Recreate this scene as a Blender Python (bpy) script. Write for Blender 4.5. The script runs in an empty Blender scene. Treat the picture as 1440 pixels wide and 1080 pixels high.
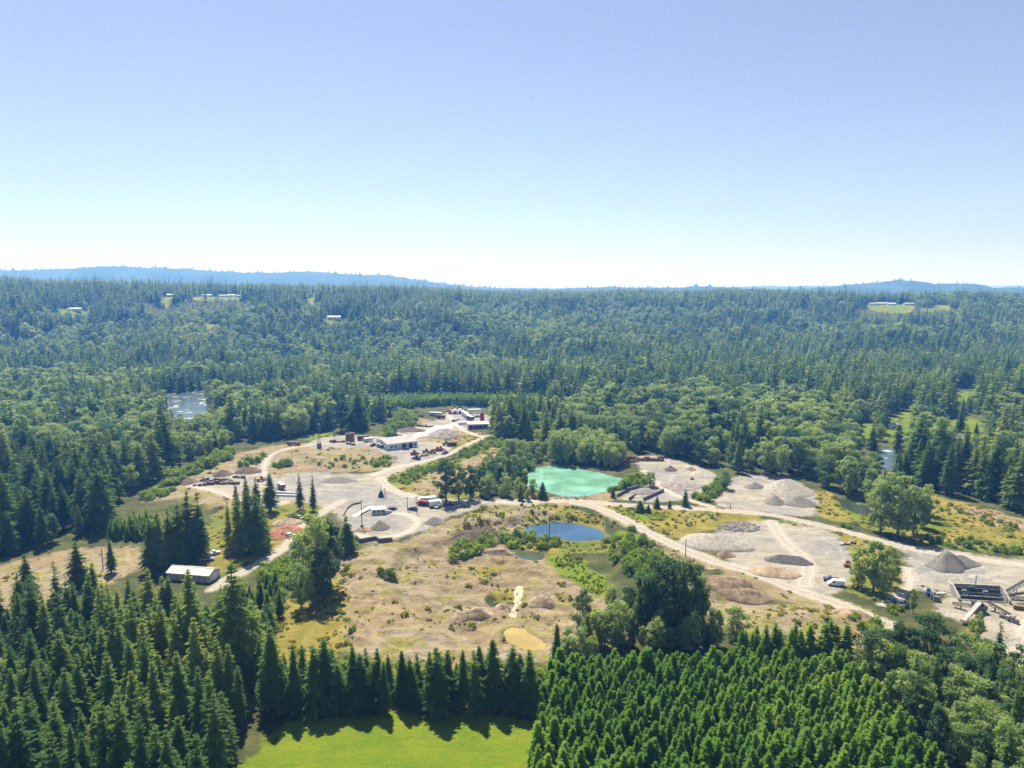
import bpy, math, random
import numpy as np
from mathutils import Vector

R = math.radians
SC = bpy.context.scene
COL = SC.collection
rng = np.random.default_rng(11)
random.seed(5)

# ------------------------------------------------------------------ camera, sky, sun, exposure
CAMZ, FPX = 120.0, 1000.0
PITCH = math.atan(0.138)
cam_d = bpy.data.cameras.new('camera')
cam_d.sensor_width = 36.0
cam_d.lens = 25.0
cam_d.clip_start = 1.0
cam_d.clip_end = 60000.0
cam = bpy.data.objects.new('camera', cam_d)
COL.objects.link(cam)
cam.location = (0, 0, CAMZ)
cam.rotation_euler = (math.pi / 2 - PITCH, 0, 0)
SC.camera = cam

SUN_EL, SUN_AZ = 58.0, -20.0          # degrees; azimuth from +Y (view direction), negative = to the left
world = bpy.data.worlds.new('World')
SC.world = world
world.use_nodes = True
wn = world.node_tree
bg = wn.nodes['Background']
sky = wn.nodes.new('ShaderNodeTexSky')
sky.sky_type = 'NISHITA'
sky.sun_disc = False
sky.sun_elevation = R(SUN_EL)
sky.sun_rotation = R(SUN_AZ)
sky.altitude = 100
sky.air_density = 1.0
sky.dust_density = 0.25
sky.ozone_density = 4.0
hs = wn.nodes.new('ShaderNodeHueSaturation'); hs.inputs['Saturation'].default_value = .78
tint = wn.nodes.new('ShaderNodeMix'); tint.data_type = 'RGBA'; tint.blend_type = 'MULTIPLY'; tint.inputs[0].default_value = 1.
tint.inputs[7].default_value = (1.02, .975, 1.02, 1)
wn.links.new(sky.outputs[0], hs.inputs['Color']); wn.links.new(hs.outputs[0], tint.inputs[6])
wn.links.new(tint.outputs[2], bg.inputs[0])
bg.inputs[1].default_value = 0.061

sl = bpy.data.lights.new('sun', 'SUN')
sl.energy = 5.0
sl.angle = R(0.53)
sl.color = (1.0, 0.95, 0.86)
sun = bpy.data.objects.new('sun', sl)
COL.objects.link(sun)
sdir = Vector((math.sin(R(SUN_AZ)) * math.cos(R(SUN_EL)), math.cos(R(SUN_AZ)) * math.cos(R(SUN_EL)), math.sin(R(SUN_EL))))
sun.rotation_euler = sdir.to_track_quat('Z', 'Y').to_euler()
sun.location = (-200, 400, 600)

SC.view_settings.view_transform = 'Standard'
SC.view_settings.look = 'None'
SC.view_settings.gamma = 1.0
SC.view_settings.exposure = 1.05
SC.view_settings.use_curve_mapping = False
SC.cycles.use_denoising = True
SC.cycles.denoising_input_passes = 'RGB_ALBEDO_NORMAL'
SC.cycles.denoising_prefilter = 'NONE'
SC.cycles.max_bounces = 6
SC.cycles.diffuse_bounces = 3
SC.cycles.glossy_bounces = 2
SC.cycles.transmission_bounces = 3
SC.cycles.volume_bounces = 2
SC.cycles.transparent_max_bounces = 4

# ------------------------------------------------------------------ pixel <-> ground
CP, SP = math.cos(PITCH), math.sin(PITCH)

def hashn(ix, iy, s):
    h = (ix.astype(np.int64) * 374761393 + iy.astype(np.int64) * 668265263 + s * 974634777) & 0xFFFFFFFF
    h = ((h ^ (h >> 13)) * 1274126177) & 0xFFFFFFFF
    h = h ^ (h >> 16)
    return (h & 0xFFFFFF) / float(0xFFFFFF)

def vnoise(x, y, s=0):
    x = np.asarray(x, float); y = np.asarray(y, float)
    ix = np.floor(x); iy = np.floor(y)
    fx = x - ix; fy = y - iy
    ux = fx * fx * (3 - 2 * fx); uy = fy * fy * (3 - 2 * fy)
    a = hashn(ix, iy, s); b = hashn(ix + 1, iy, s); c = hashn(ix, iy + 1, s); d = hashn(ix + 1, iy + 1, s)
    return (a * (1 - ux) + b * ux) * (1 - uy) + (c * (1 - ux) + d * ux) * uy

def fbm(x, y, s=0, o=4):
    r = 0; a = 0.5; t = 0
    x = np.asarray(x, float); y = np.asarray(y, float)
    for k in range(o):
        r = r + a * vnoise(x * 2 ** k, y * 2 ** k, s + 17 * k); t += a; a *= 0.5
    return r / t * 2 - 1

def sstep(a, b, v):
    t = np.clip((v - a) / (b - a), 0, 1)
    return t * t * (3 - 2 * t)

def base_h(x, y):
    """valley floor, far valley wall and plateau"""
    x = np.asarray(x, float); y = np.asarray(y, float)
    y0 = np.interp(x, [-1400, -900, -300, 0, 400, 1000, 1600], [840, 850, 900, 980, 1060, 1100, 1120])
    y0 = y0 + 90 * fbm(x / 260, y / 500, 3, 3)
    t = np.clip((y - y0) / 660, 0, 1)
    t = 0.65 * t + 0.35 * sstep(0, 1, t)
    u = x / np.maximum(y, 200)
    top = np.interp(u, [-.9, -.72, -.55, -.4, -.2, 0, .2, .35, .5, .72, .9], [114, 109, 100, 98, 88, 81, 80, 82, 69, 72, 76])
    h = top * t + 32 * fbm(x / 230, y / 200, 9, 4) * np.clip(t * 4, 0, 1) * (1.25 - t)
    gul = (1 - np.abs(fbm(x / 150, y / 620, 19, 3))) ** 4
    h = h - 34 * gul * np.clip(4 * t * (1 - t), 0, 1)
    h = h - np.clip((y - 2300) / 1500, 0, 1) * 16 + 11 * fbm(x / 330, y / 420, 15, 2) * np.clip(t * 2 - 1, 0, 1)
    side = np.clip((np.abs(x) - 700 - 0.35 * np.maximum(y, 0)) / 700, 0, 1) * np.clip((950 - y) / 700, 0, 1)
    return np.maximum(h, -3.) + 25 * side

def ray(px, py):
    px = np.asarray(px, float); py = np.asarray(py, float)
    a = (px - 720) / FPX; b = (540 - py) / FPX
    return a, CP + b * SP, -SP + b * CP

def g(px, py, z=None):
    """ground point seen at a pixel of the 1440x1080 photograph"""
    dx, dy, dz = ray(px, py)
    zz = np.zeros_like(dx + dy) + (0 if z is None else z)
    if z is not None:
        t = (zz - CAMZ) / dz
        return dx * t, dy * t
    ts = np.concatenate([np.linspace(110, 1000, 500), np.linspace(1000, 4200, 1200)[1:]])
    shp = np.shape(dx + dy)
    dx = np.ravel(dx + 0 * dy); dy = np.ravel(dy + 0 * dx); dz = np.ravel(dz + 0 * dx)
    ox = np.zeros_like(dx); oy = np.zeros_like(dx)
    for i in range(len(dx)):
        if dz[i] < 0 and -CAMZ / dz[i] < 600:
            t = -CAMZ / dz[i]; ox[i] = dx[i] * t; oy[i] = dy[i] * t
            continue
        X = dx[i] * ts; Y = dy[i] * ts; Z = CAMZ + dz[i] * ts
        k = np.argmax(Z <= base_h(X, Y))
        if k == 0: k = len(ts) - 1
        zb = float(base_h(X[k], Y[k]))
        if zb < 0.5 and dz[i] < 0:
            t = -CAMZ / dz[i]
            if t <= ts[k] + 1: X[k] = dx[i] * t; Y[k] = dy[i] * t
        ox[i] = X[k]; oy[i] = Y[k]
    if shp == (): return float(ox[0]), float(oy[0])
    return ox.reshape(shp), oy.reshape(shp)

def proj(x, y, z):
    zc = z - CAMZ
    d = y * CP - zc * SP
    up = y * SP + zc * CP
    d = np.maximum(d, 1.0)
    return 720 + FPX * x / d, 540 - FPX * up / d

def gp(poly, z=None):
    a = np.array(poly, float)
    x, y = g(a[:, 0], a[:, 1], z)
    return np.stack([x, y], 1)

def inside(x, y, P):
    c = np.zeros(np.shape(x), bool)
    n = len(P)
    for i in range(n):
        x1, y1 = P[i]; x2, y2 = P[(i + 1) % n]
        if y1 == y2: continue
        m = (y1 > y) != (y2 > y)
        c ^= m & (x < (x2 - x1) * (y - y1) / (y2 - y1) + x1)
    return c

def segd(x, y, P, closed):
    d = np.full(np.shape(x), 1e9)
    n = len(P)
    for i in range(n if closed else n - 1):
        x1, y1 = P[i]; x2, y2 = P[(i + 1) % n]
        ex, ey = x2 - x1, y2 - y1
        l2 = ex * ex + ey * ey + 1e-9
        t = np.clip(((x - x1) * ex + (y - y1) * ey) / l2, 0, 1)
        d = np.minimum(d, (x - x1 - t * ex) ** 2 + (y - y1 - t * ey) ** 2)
    return np.sqrt(d)

def smooth_poly(P, it=2, closed=True):
    P = np.array(P, float)
    for _ in range(it):
        Q = []
        n = len(P)
        if not closed: Q.append(P[0])
        for i in range(n if closed else n - 1):
            a, b = P[i], P[(i + 1) % n]
            Q.append(.75 * a + .25 * b); Q.append(.25 * a + .75 * b)
        if not closed: Q.append(P[-1])
        P = np.array(Q)
    return P

CL = 30.0
def sd_poly(x, y, P):
    """signed distance, positive inside, clipped"""
    out = np.full(x.shape, -CL)
    lo, hi = P.min(0) - CL, P.max(0) + CL
    m = (x > lo[0]) & (x < hi[0]) & (y > lo[1]) & (y < hi[1])
    if not m.any(): return out
    xs, ys = x[m], y[m]
    d = segd(xs, ys, P, True)
    d = np.where(inside(xs, ys, P), d, -d)
    out[m] = np.clip(d, -CL, CL)
    return out

def sd_line(x, y, P, hw):
    out = np.full(x.shape, -CL)
    lo, hi = P.min(0) - CL - hw, P.max(0) + CL + hw
    m = (x > lo[0]) & (x < hi[0]) & (y > lo[1]) & (y < hi[1])
    if not m.any(): return out
    out[m] = np.clip(hw - segd(x[m], y[m], P, False), -CL, CL)
    return out

# ------------------------------------------------------------------ layout (pixels of the photograph -> metres on the ground)
POND = smooth_poly(gp([(737, 668), (752, 657), (772, 652), (800, 655), (830, 661), (862, 668), (880, 674), (870, 684), (850, 690), (822, 697), (795, 698), (778, 692), (762, 690), (742, 684)]))
BLUE = smooth_poly(gp([(733, 741), (745, 735), (770, 731), (800, 730), (830, 734), (850, 745), (846, 753), (815, 754), (780, 750), (755, 748), (738, 748)]))
MARSH = smooth_poly(gp([(722, 770), (740, 767), (758, 767), (768, 771), (760, 777), (740, 777)]))
MUDP = smooth_poly(gp([(707, 878), (722, 875), (745, 882), (762, 892), (760, 902), (735, 899), (715, 893)]))
SLOUGH = smooth_poly(gp([(1172, 700), (1195, 700), (1225, 715), (1232, 726), (1205, 722), (1185, 712)]))
RIVL = smooth_poly(gp([(222, 564), (240, 553), (270, 549), (300, 546), (330, 544), (330, 553), (298, 560), (292, 574), (290, 590), (264, 596), (246, 586), (232, 574)]))
RIVR = smooth_poly(gp([(1222, 640), (1236, 628), (1262, 628), (1268, 648), (1250, 662), (1230, 656)]))
RIVC = smooth_poly(gp([(320, 545), (400, 548), (520, 553), (640, 556), (760, 557), (900, 545), (900, 552), (760, 566), (640, 565), (520, 561), (400, 556), (320, 556)]))
GRASSW = smooth_poly(gp([(868, 766), (905, 768), (920, 776), (905, 790), (880, 786)]))

GRAVEL = {   # grey crushed stone yards
 'main': [(392, 668), (440, 664), (520, 668), (560, 650), (552, 640), (530, 634), (512, 624), (560, 618), (620, 622), (640, 630), (600, 652), (560, 664), (540, 676), (552, 690), (600, 700), (660, 704), (700, 700), (760, 703), (760, 712), (690, 714), (640, 724), (610, 738), (580, 752), (552, 762), (515, 764), (492, 748), (470, 720), (430, 704), (400, 706), (385, 690)],
 'west': [(258, 684), (300, 666), (350, 660), (392, 668), (395, 700), (372, 706), (335, 700), (300, 694)],
 'north': [(556, 604), (590, 598), (620, 588), (630, 578), (690, 580), (692, 604), (662, 604), (640, 606), (600, 608), (575, 614), (556, 612)],
 'plant': [(428, 622), (470, 612), (520, 612), (560, 618), (550, 632), (500, 628), (440, 632)],
 'east': [(1030, 668), (1075, 669), (1105, 671), (1132, 682), (1152, 700), (1152, 714), (1140, 728), (1080, 722), (1020, 716), (1002, 708), (1020, 690)],
 'middle': [(1000, 748), (1040, 732), (1085, 735), (1120, 738), (1160, 742), (1185, 755), (1200, 790), (1190, 825), (1160, 838), (1120, 832), (1080, 800), (1040, 800), (1010, 776)],
 'rubble': [(880, 645), (925, 640), (980, 655), (1008, 668), (1000, 684), (975, 700), (945, 706), (900, 706), (868, 700), (905, 684), (918, 676), (905, 660)],
 'right': [(1262, 768), (1330, 772), (1440, 788), (1600, 806), (1600, 850), (1440, 848), (1400, 846), (1330, 836), (1290, 832), (1276, 812), (1280, 790)],
 'screen': [(1320, 836), (1420, 846), (1450, 870), (1440, 930), (1400, 935), (1380, 915), (1390, 880), (1350, 880), (1318, 858)],
}
DIRT = {
 'pit': [(470, 800), (500, 770), (552, 764), (600, 748), (640, 728), (700, 716), (760, 712), (790, 722), (730, 735), (720, 752), (700, 765), (770, 778), (800, 800), (850, 830), (868, 880), (840, 915), (780, 930), (700, 935), (600, 935), (520, 935), (480, 905), (492, 860), (480, 830)],
 'west': [(190, 710), (240, 678), (300, 650), (350, 632), (420, 622), (520, 622), (548, 634), (566, 652), (540, 662), (470, 664), (392, 668), (380, 690), (400, 706), (340, 716), (290, 716), (240, 700)],
 'field': [(-80, 880), (-80, 800), (0, 795), (70, 778), (140, 765), (200, 770), (205, 790), (160, 820), (100, 840), (40, 870)],
 'rise': [(556, 612), (545, 600), (560, 585), (600, 590), (640, 596), (655, 612), (640, 625), (590, 622)],
 'meadow': [(575, 690), (590, 668), (640, 655), (660, 640), (700, 625), (722, 634), (690, 660), (640, 690), (605, 697)],
 'eastpit': [(820, 735), (870, 748), (940, 800), (1000, 845), (1060, 850), (1200, 852), (1225, 880), (1240, 915), (1200, 920), (1140, 900), (1050, 890), (990, 870), (985, 800), (930, 770)],
 'road': [(840, 712), (900, 735), (960, 765), (1040, 800), (1110, 822), (1180, 845), (1230, 870), (1225, 880), (1120, 850), (1040, 830), (970, 790), (900, 752), (850, 726)],
 'rightedge': [(1370, 870), (1440, 850), (1600, 860), (1600, 950), (1380, 940)],
 'shore': [(722, 690), (790, 700), (850, 692), (905, 672), (900, 690), (860, 708), (800, 712), (740, 706)],
 'farright': [(1330, 715), (1380, 712), (1440, 730), (1500, 740), (1500, 760), (1440, 745), (1380, 730)],
}
DRY2 = {
 'pitpatch': [(660, 790), (705, 780), (720, 790), (690, 800), (660, 800)],
 'pitpatch2': [(690, 820), (720, 815), (730, 835), (700, 842), (685, 835)],
}
DRY = {
 'meadow': [(340, 950), (365, 890), (400, 850), (450, 815), (490, 790), (505, 830), (500, 880), (480, 930), (420, 960)],
 'west': [(390, 700), (450, 700), (470, 720), (440, 730), (400, 726)],
 'yard': [(270, 770), (320, 700), (400, 716), (440, 735), (400, 770), (350, 790), (300, 810), (268, 800)],
 'oval': [(532, 680), (545, 664), (600, 650), (640, 642), (690, 622), (730, 628), (735, 650), (700, 690), (650, 702), (600, 700), (555, 692)],
 'bank': [(620, 745), (690, 702), (780, 706), (830, 722), (860, 745), (870, 770), (800, 770), (720, 760), (650, 768)],
 'triangle': [(815, 706), (900, 712), (1000, 712), (1060, 722), (1085, 735), (1040, 736), (980, 752), (950, 760), (900, 740)],
 'east': [(1140, 690), (1175, 695), (1230, 722), (1300, 690), (1360, 710), (1500, 742), (1500, 790), (1400, 778), (1290, 764), (1220, 742), (1150, 728)],
 'island': [(1092, 732), (1120, 730), (1142, 737), (1128, 742), (1100, 741)],
 'island2': [(1016, 713), (1040, 713), (1080, 720), (1060, 722), (1025, 719)],
 'mid': [(1156, 740), (1200, 745), (1260, 775), (1275, 810), (1262, 838), (1230, 850), (1190, 835), (1200, 790), (1180, 756)],
 'south': [(1060, 870), (1100, 850), (1180, 852), (1235, 862), (1240, 900), (1180, 905), (1080, 893)],
 'nfield': [(590, 622), (640, 606), (660, 606), (690, 612), (660, 630), (620, 640)],
 'plantedge': [(480, 930), (760, 925), (800, 985), (740, 1005), (400, 1005), (390, 960)],
}
GREEN = {
 'lawn': [(400, 1006), (470, 1002), (600, 1003), (752, 1002), (752, 1060), (760, 1250), (250, 1250), (340, 1080), (385, 1030)],
 'slope': [(770, 776), (800, 768), (830, 785), (862, 815), (850, 836), (815, 815), (785, 795)],
 'marsh': [(850, 714), (900, 715), (950, 722), (935, 732), (895, 732)],
 'mound': [(858, 750), (880, 742), (900, 752), (885, 768), (860, 764)],
 'west': [(200, 700), (250, 660), (310, 640), (330, 640), (290, 660), (240, 680), (215, 705)],
 'northbank': [(540, 606), (560, 580), (585, 582), (580, 600), (560, 618), (535, 618)],
 'bed': [(880, 690), (915, 676), (935, 660), (920, 655), (880, 672), (862, 688)],
 'hedge': [(965, 706), (1000, 680), (1020, 670), (1028, 685), (1005, 700), (985, 712)],
 'roadside': [(550, 690), (536, 676), (548, 662), (620, 648), (650, 634), (665, 640), (620, 662), (565, 675)],
 'bend': [(650, 635), (685, 612), (700, 615), (690, 632), (665, 645)],
 'eastm': [(1160, 700), (1230, 725), (1300, 715), (1350, 740), (1300, 752), (1200, 730)],
 'r1': [(1196, 594), (1232, 596), (1228, 622), (1200, 620)],
 'r2': [(1243, 592), (1285, 572), (1290, 585), (1266, 625), (1243, 622)],
 'r3': [(1325, 590), (1378, 586), (1382, 612), (1352, 625), (1328, 615)],
 'r4': [(1342, 550), (1370, 550), (1370, 566), (1342, 566)],
 'plantn': [(420, 614), (470, 606), (500, 608), (470, 616), (430, 622)],
}
FARGREEN = {
 'ridge_right': [(1213, 435), (1226, 428), (1284, 427.5), (1290, 439), (1245, 442)],
 'ridge_east': [(1292, 434), (1332, 428), (1340, 438), (1302, 441)],
 'ridge_left': [(222, 429), (231, 420), (249, 416), (247, 430), (230, 433)],
 'ridge_lawn': [(268, 418), (300, 416), (348, 418), (346, 423), (300, 423.5), (272, 422.5)],
 'slope_left': [(285, 455), (310, 455), (310, 462), (285, 464)],
 'bright': [(430, 420), (442, 416), (446, 430), (432, 432)],
 'left2': [(60, 438), (90, 436), (125, 434), (128, 442), (80, 446)],
 'mid': [(455, 448), (482, 446), (484, 456), (458, 458)],
 'trail': [(378, 426), (400, 420), (412, 424), (385, 434)],
}
ROAD = {   # polyline, half width in metres
 'north': ([(525, 668), (545, 660), (580, 652), (620, 644), (645, 632), (668, 620), (690, 612)], 3.2),
 'upper': ([(690, 616), (668, 612), (650, 604), (640, 596), (632, 584)], 3.2),
 'loop': ([(535, 672), (548, 690), (600, 702), (660, 708), (720, 706), (790, 704), (830, 706), (900, 712), (960, 714), (1020, 718), (1090, 724), (1150, 738), (1200, 750), (1270, 770), (1330, 780), (1440, 795)], 3.6),
 'haul': ([(800, 704), (850, 716), (900, 742), (950, 768), (1000, 788), (1060, 806), (1110, 826), (1170, 846), (1220, 868), (1250, 880)], 4.2),
 'west': ([(372, 668), (372, 650), (385, 636), (420, 628), (470, 622)], 2.6),
 'westlow': ([(270, 684), (300, 690), (335, 702), (380, 712), (400, 706)], 3.2),
 'gate': ([(420, 740), (404, 768), (380, 784), (350, 800), (318, 816), (300, 828)], 3.2),
 'gate2': ([(420, 740), (450, 722), (480, 705)], 3.6),
 'south': ([(1276, 800), (1282, 822), (1270, 838), (1240, 850)], 2.8),
 'cross': ([(1085, 734), (1100, 760), (1140, 790), (1130, 822)], 4.0),
 'rub': ([(905, 662), (925, 680), (950, 698), (1000, 712)], 3.0),
 'far': ([(1425, 930), (1440, 880), (1460, 850)], 3.0),
 'ring': ([(500, 752), (520, 757), (555, 755), (580, 744), (590, 732), (570, 722), (540, 722)], 3.0),
}
PALE = {
 'strip': ([(731, 816), (727, 838), (721, 856)], 1.3),
 'strip2': ([(684, 846), (694, 854)], 1.0),
}
WHITE = {'heap': [(576, 612), (610, 600), (640, 594), (632, 606), (600, 612), (580, 618)]}

def W(d, lines=False):
    o = {}
    for k, v in d.items():
        if lines: o[k] = (smooth_poly(gp(v[0]), 2, False), v[1])
        else: o[k] = smooth_poly(gp(v), 1)
    return o
GRAVEL, DIRT, DRY, DRY2, GREEN, FARGREEN, WHITE = map(W, (GRAVEL, DIRT, DRY, DRY2, GREEN, FARGREEN, WHITE))
ROAD, PALE = W(ROAD, True), W(PALE, True)
WATERS = {'POND': (POND, -0.6), 'BLUE': (BLUE, -2.2), 'MARSH': (MARSH, -3.6), 'MUDP': (MUDP, -2.8), 'SLOUGH': (SLOUGH, -0.6),
          'RIVL': (RIVL, -0.8), 'RIVR': (RIVR, -0.8), 'RIVC': (RIVC, -0.8)}
PITRIM = smooth_poly(gp([(555, 775), (600, 768), (640, 752), (665, 735), (690, 728), (725, 728), (780, 722), (850, 732), (872, 750), (872, 780), (865, 815), (850, 860), (800, 905), (740, 915), (640, 905), (570, 870), (545, 820)]), 2)

# relief mounds in the worked ground: px, py, rx, ry (m), height
MOUNDS = [(662, 860, 8, 3.5, 2.6), (705, 846, 3.4, 3, 2.2), (645, 868, 5, 4, 2.0), (760, 840, 6, 5, 1.5), (590, 830, 7, 4, 1.2), (560, 800, 9, 3, 1.0),
          (800, 880, 7, 4, 1.8), (600, 890, 7, 5, 1.2), (560, 900, 8, 5, 1.4), (830, 872, 5, 4, 1.6), (705, 772, 9, 2.5, 2.0), (745, 790, 4, 3, 1.2),
          (690, 712, 9, 5, 2.2), (650, 738, 6, 4, 1.0), (740, 716, 12, 5, 1.2), (1010, 815, 9, 7, 3.6), (1040, 832, 9, 6, 3.0), (1000, 838, 8, 5, 2.4), (1100, 872, 16, 7, 2.2), (1180, 878, 11, 7, 2.6), (1215, 900, 8, 7, 2.2),
          (430, 640, 14, 12, 2.0), (470, 650, 12, 10, 2.2), (440, 660, 9, 6, 2.0), (320, 640, 12, 8, 1.2), (590, 585, 14, 12, 2.4), (570, 592, 8, 8, 1.6),
          (270, 700, 8, 8, 1.6), (300, 712, 8, 6, 2.0), (1400, 900, 9, 8, 2.4), (560, 745, 6, 5, -0.4)]
MW = [(g(a, b) + (c, d, e)) for a, b, c, d, e in MOUNDS]

def height(x, y):
    x = np.asarray(x, float); y = np.asarray(y, float)
    shp = x.shape
    x = np.atleast_1d(x); y = np.atleast_1d(y)
    h = base_h(x, y)
    h = h + 0.25 * fbm(x / 14, y / 14, 5, 3)
    rim = sd_poly(x, y, PITRIM)
    pit = sstep(-1, 4.5, rim + 2.5 * fbm(x / 9, y / 9, 8, 2))
    h = h - 3.2 * pit
    dun = sd_poly(x, y, DIRT['pit'])
    k = sstep(-2, 6, dun)
    rid = 1 - np.abs(fbm(x / 16 + .3 * y / 16, y / 7, 21, 3))
    h = h + k * (1.9 * (rid ** 2 - .5) + 1.2 * fbm(x / 5.5, y / 3.6, 23, 4))
    for nm in ('west', 'eastpit', 'rightedge', 'rise'):
        k = sstep(0, 8, sd_poly(x, y, DIRT[nm]))
        h = h + k * .6 * (fbm(x / 6, y / 6, 31, 3))
    for (mx, my, rx, ry, mh) in MW:
        m = (np.abs(x - mx) < 3 * rx) & (np.abs(y - my) < 3 * ry)
        if m.any():
            q = ((x[m] - mx) / rx) ** 2 + ((y[m] - my) / ry) ** 2
            h[m] += mh * np.exp(-q) * (1 + .35 * fbm(x[m] / 3, y[m] / 3, 41, 3))
    for P, wz in WATERS.values():
        s = sd_poly(x, y, P)
        s = np.where(s > -12, s + 3.2 * fbm(x / 7, y / 7, 55, 3), s)
        m = s > -9
        if m.any():
            sm = s[m]
            tgt = np.where(sm > 0, wz - .25 - np.minimum(sm * .4, 1.5), wz - .25 + np.minimum(-sm * .5, 9))
            kk = sstep(-10, -3, sm)
            hm = h[m]
            h[m] = np.where(sm > 0, tgt, hm * (1 - kk) + np.clip(hm, wz + np.minimum(-sm * .3, .35) - .2, wz - .2 - sm * .6 + .1) * kk)
    return h.reshape(shp)

def hz(x, y): return float(height(np.array([x]), np.array([y]))[0])

def at(px, py):
    x, y = g(px, py)
    return Vector((x, y, hz(x, y)))

# ------------------------------------------------------------------ materials
def nodes(m):
    m.use_nodes = True
    return m.node_tree.nodes, m.node_tree.links

def mixc(N, L, f, a, b):
    n = N.new('ShaderNodeMix'); n.data_type = 'RGBA'
    for s, v in ((0, f), (6, a), (7, b)):
        if hasattr(v, 'is_output') or isinstance(v, bpy.types.NodeSocket): L.new(v, n.inputs[s])
        elif s == 0: n.inputs[0].default_value = v
        else: n.inputs[s].default_value = (*v, 1)
    return n.outputs[2]

def mth(N, L, op, a, b=None, c=None, clamp=False):
    n = N.new('ShaderNodeMath'); n.operation = op; n.use_clamp = clamp
    for i, v in enumerate((a, b, c)):
        if v is None: continue
        if isinstance(v, bpy.types.NodeSocket): L.new(v, n.inputs[i])
        else: n.inputs[i].default_value = v
    return n.outputs[0]

def noise(N, L, vec, scale, detail=3, rough=.55):
    n = N.new('ShaderNodeTexNoise'); n.inputs['Scale'].default_value = scale
    n.inputs['Detail'].default_value = detail; n.inputs['Roughness'].default_value = rough
    if vec is not None: L.new(vec, n.inputs['Vector'])
    return n.outputs[0]

def mrange(N, L, v, a, b, c=0.0, d=1.0):
    n = N.new('ShaderNodeMapRange'); n.interpolation_type = 'SMOOTHSTEP'
    L.new(v, n.inputs[0]); n.inputs[1].default_value = a; n.inputs[2].default_value = b
    n.inputs[3].default_value = c; n.inputs[4].default_value = d
    return n.outputs[0]

def surf(name, col, rough=.8, metal=0., var=.18, scale=2., bump=0., spec=.3):
    m = bpy.data.materials.new(name); N, L = nodes(m)
    p = N['Principled BSDF']
    tc = N.new('ShaderNodeTexCoord')
    n1 = noise(N, L, tc.outputs['Object'], scale, 5)
    a = tuple(max(0, c * (1 - var)) for c in col); b = tuple(min(1, c * (1 + var)) for c in col)
    f = mrange(N, L, n1, .3, .7)
    c = mixc(N, L, f, a, b)
    L.new(c, p.inputs['Base Color'])
    p.inputs['Roughness'].default_value = rough; p.inputs['Metallic'].default_value = metal
    p.inputs['Specular IOR Level'].default_value = spec
    if bump:
        bn = N.new('ShaderNodeBump'); bn.inputs['Strength'].default_value = .6; bn.inputs['Distance'].default_value = bump
        L.new(noise(N, L, tc.outputs['Object'], scale * 3, 4), bn.inputs['Height']); L.new(bn.outputs[0], p.inputs['Normal'])
    return m

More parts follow.
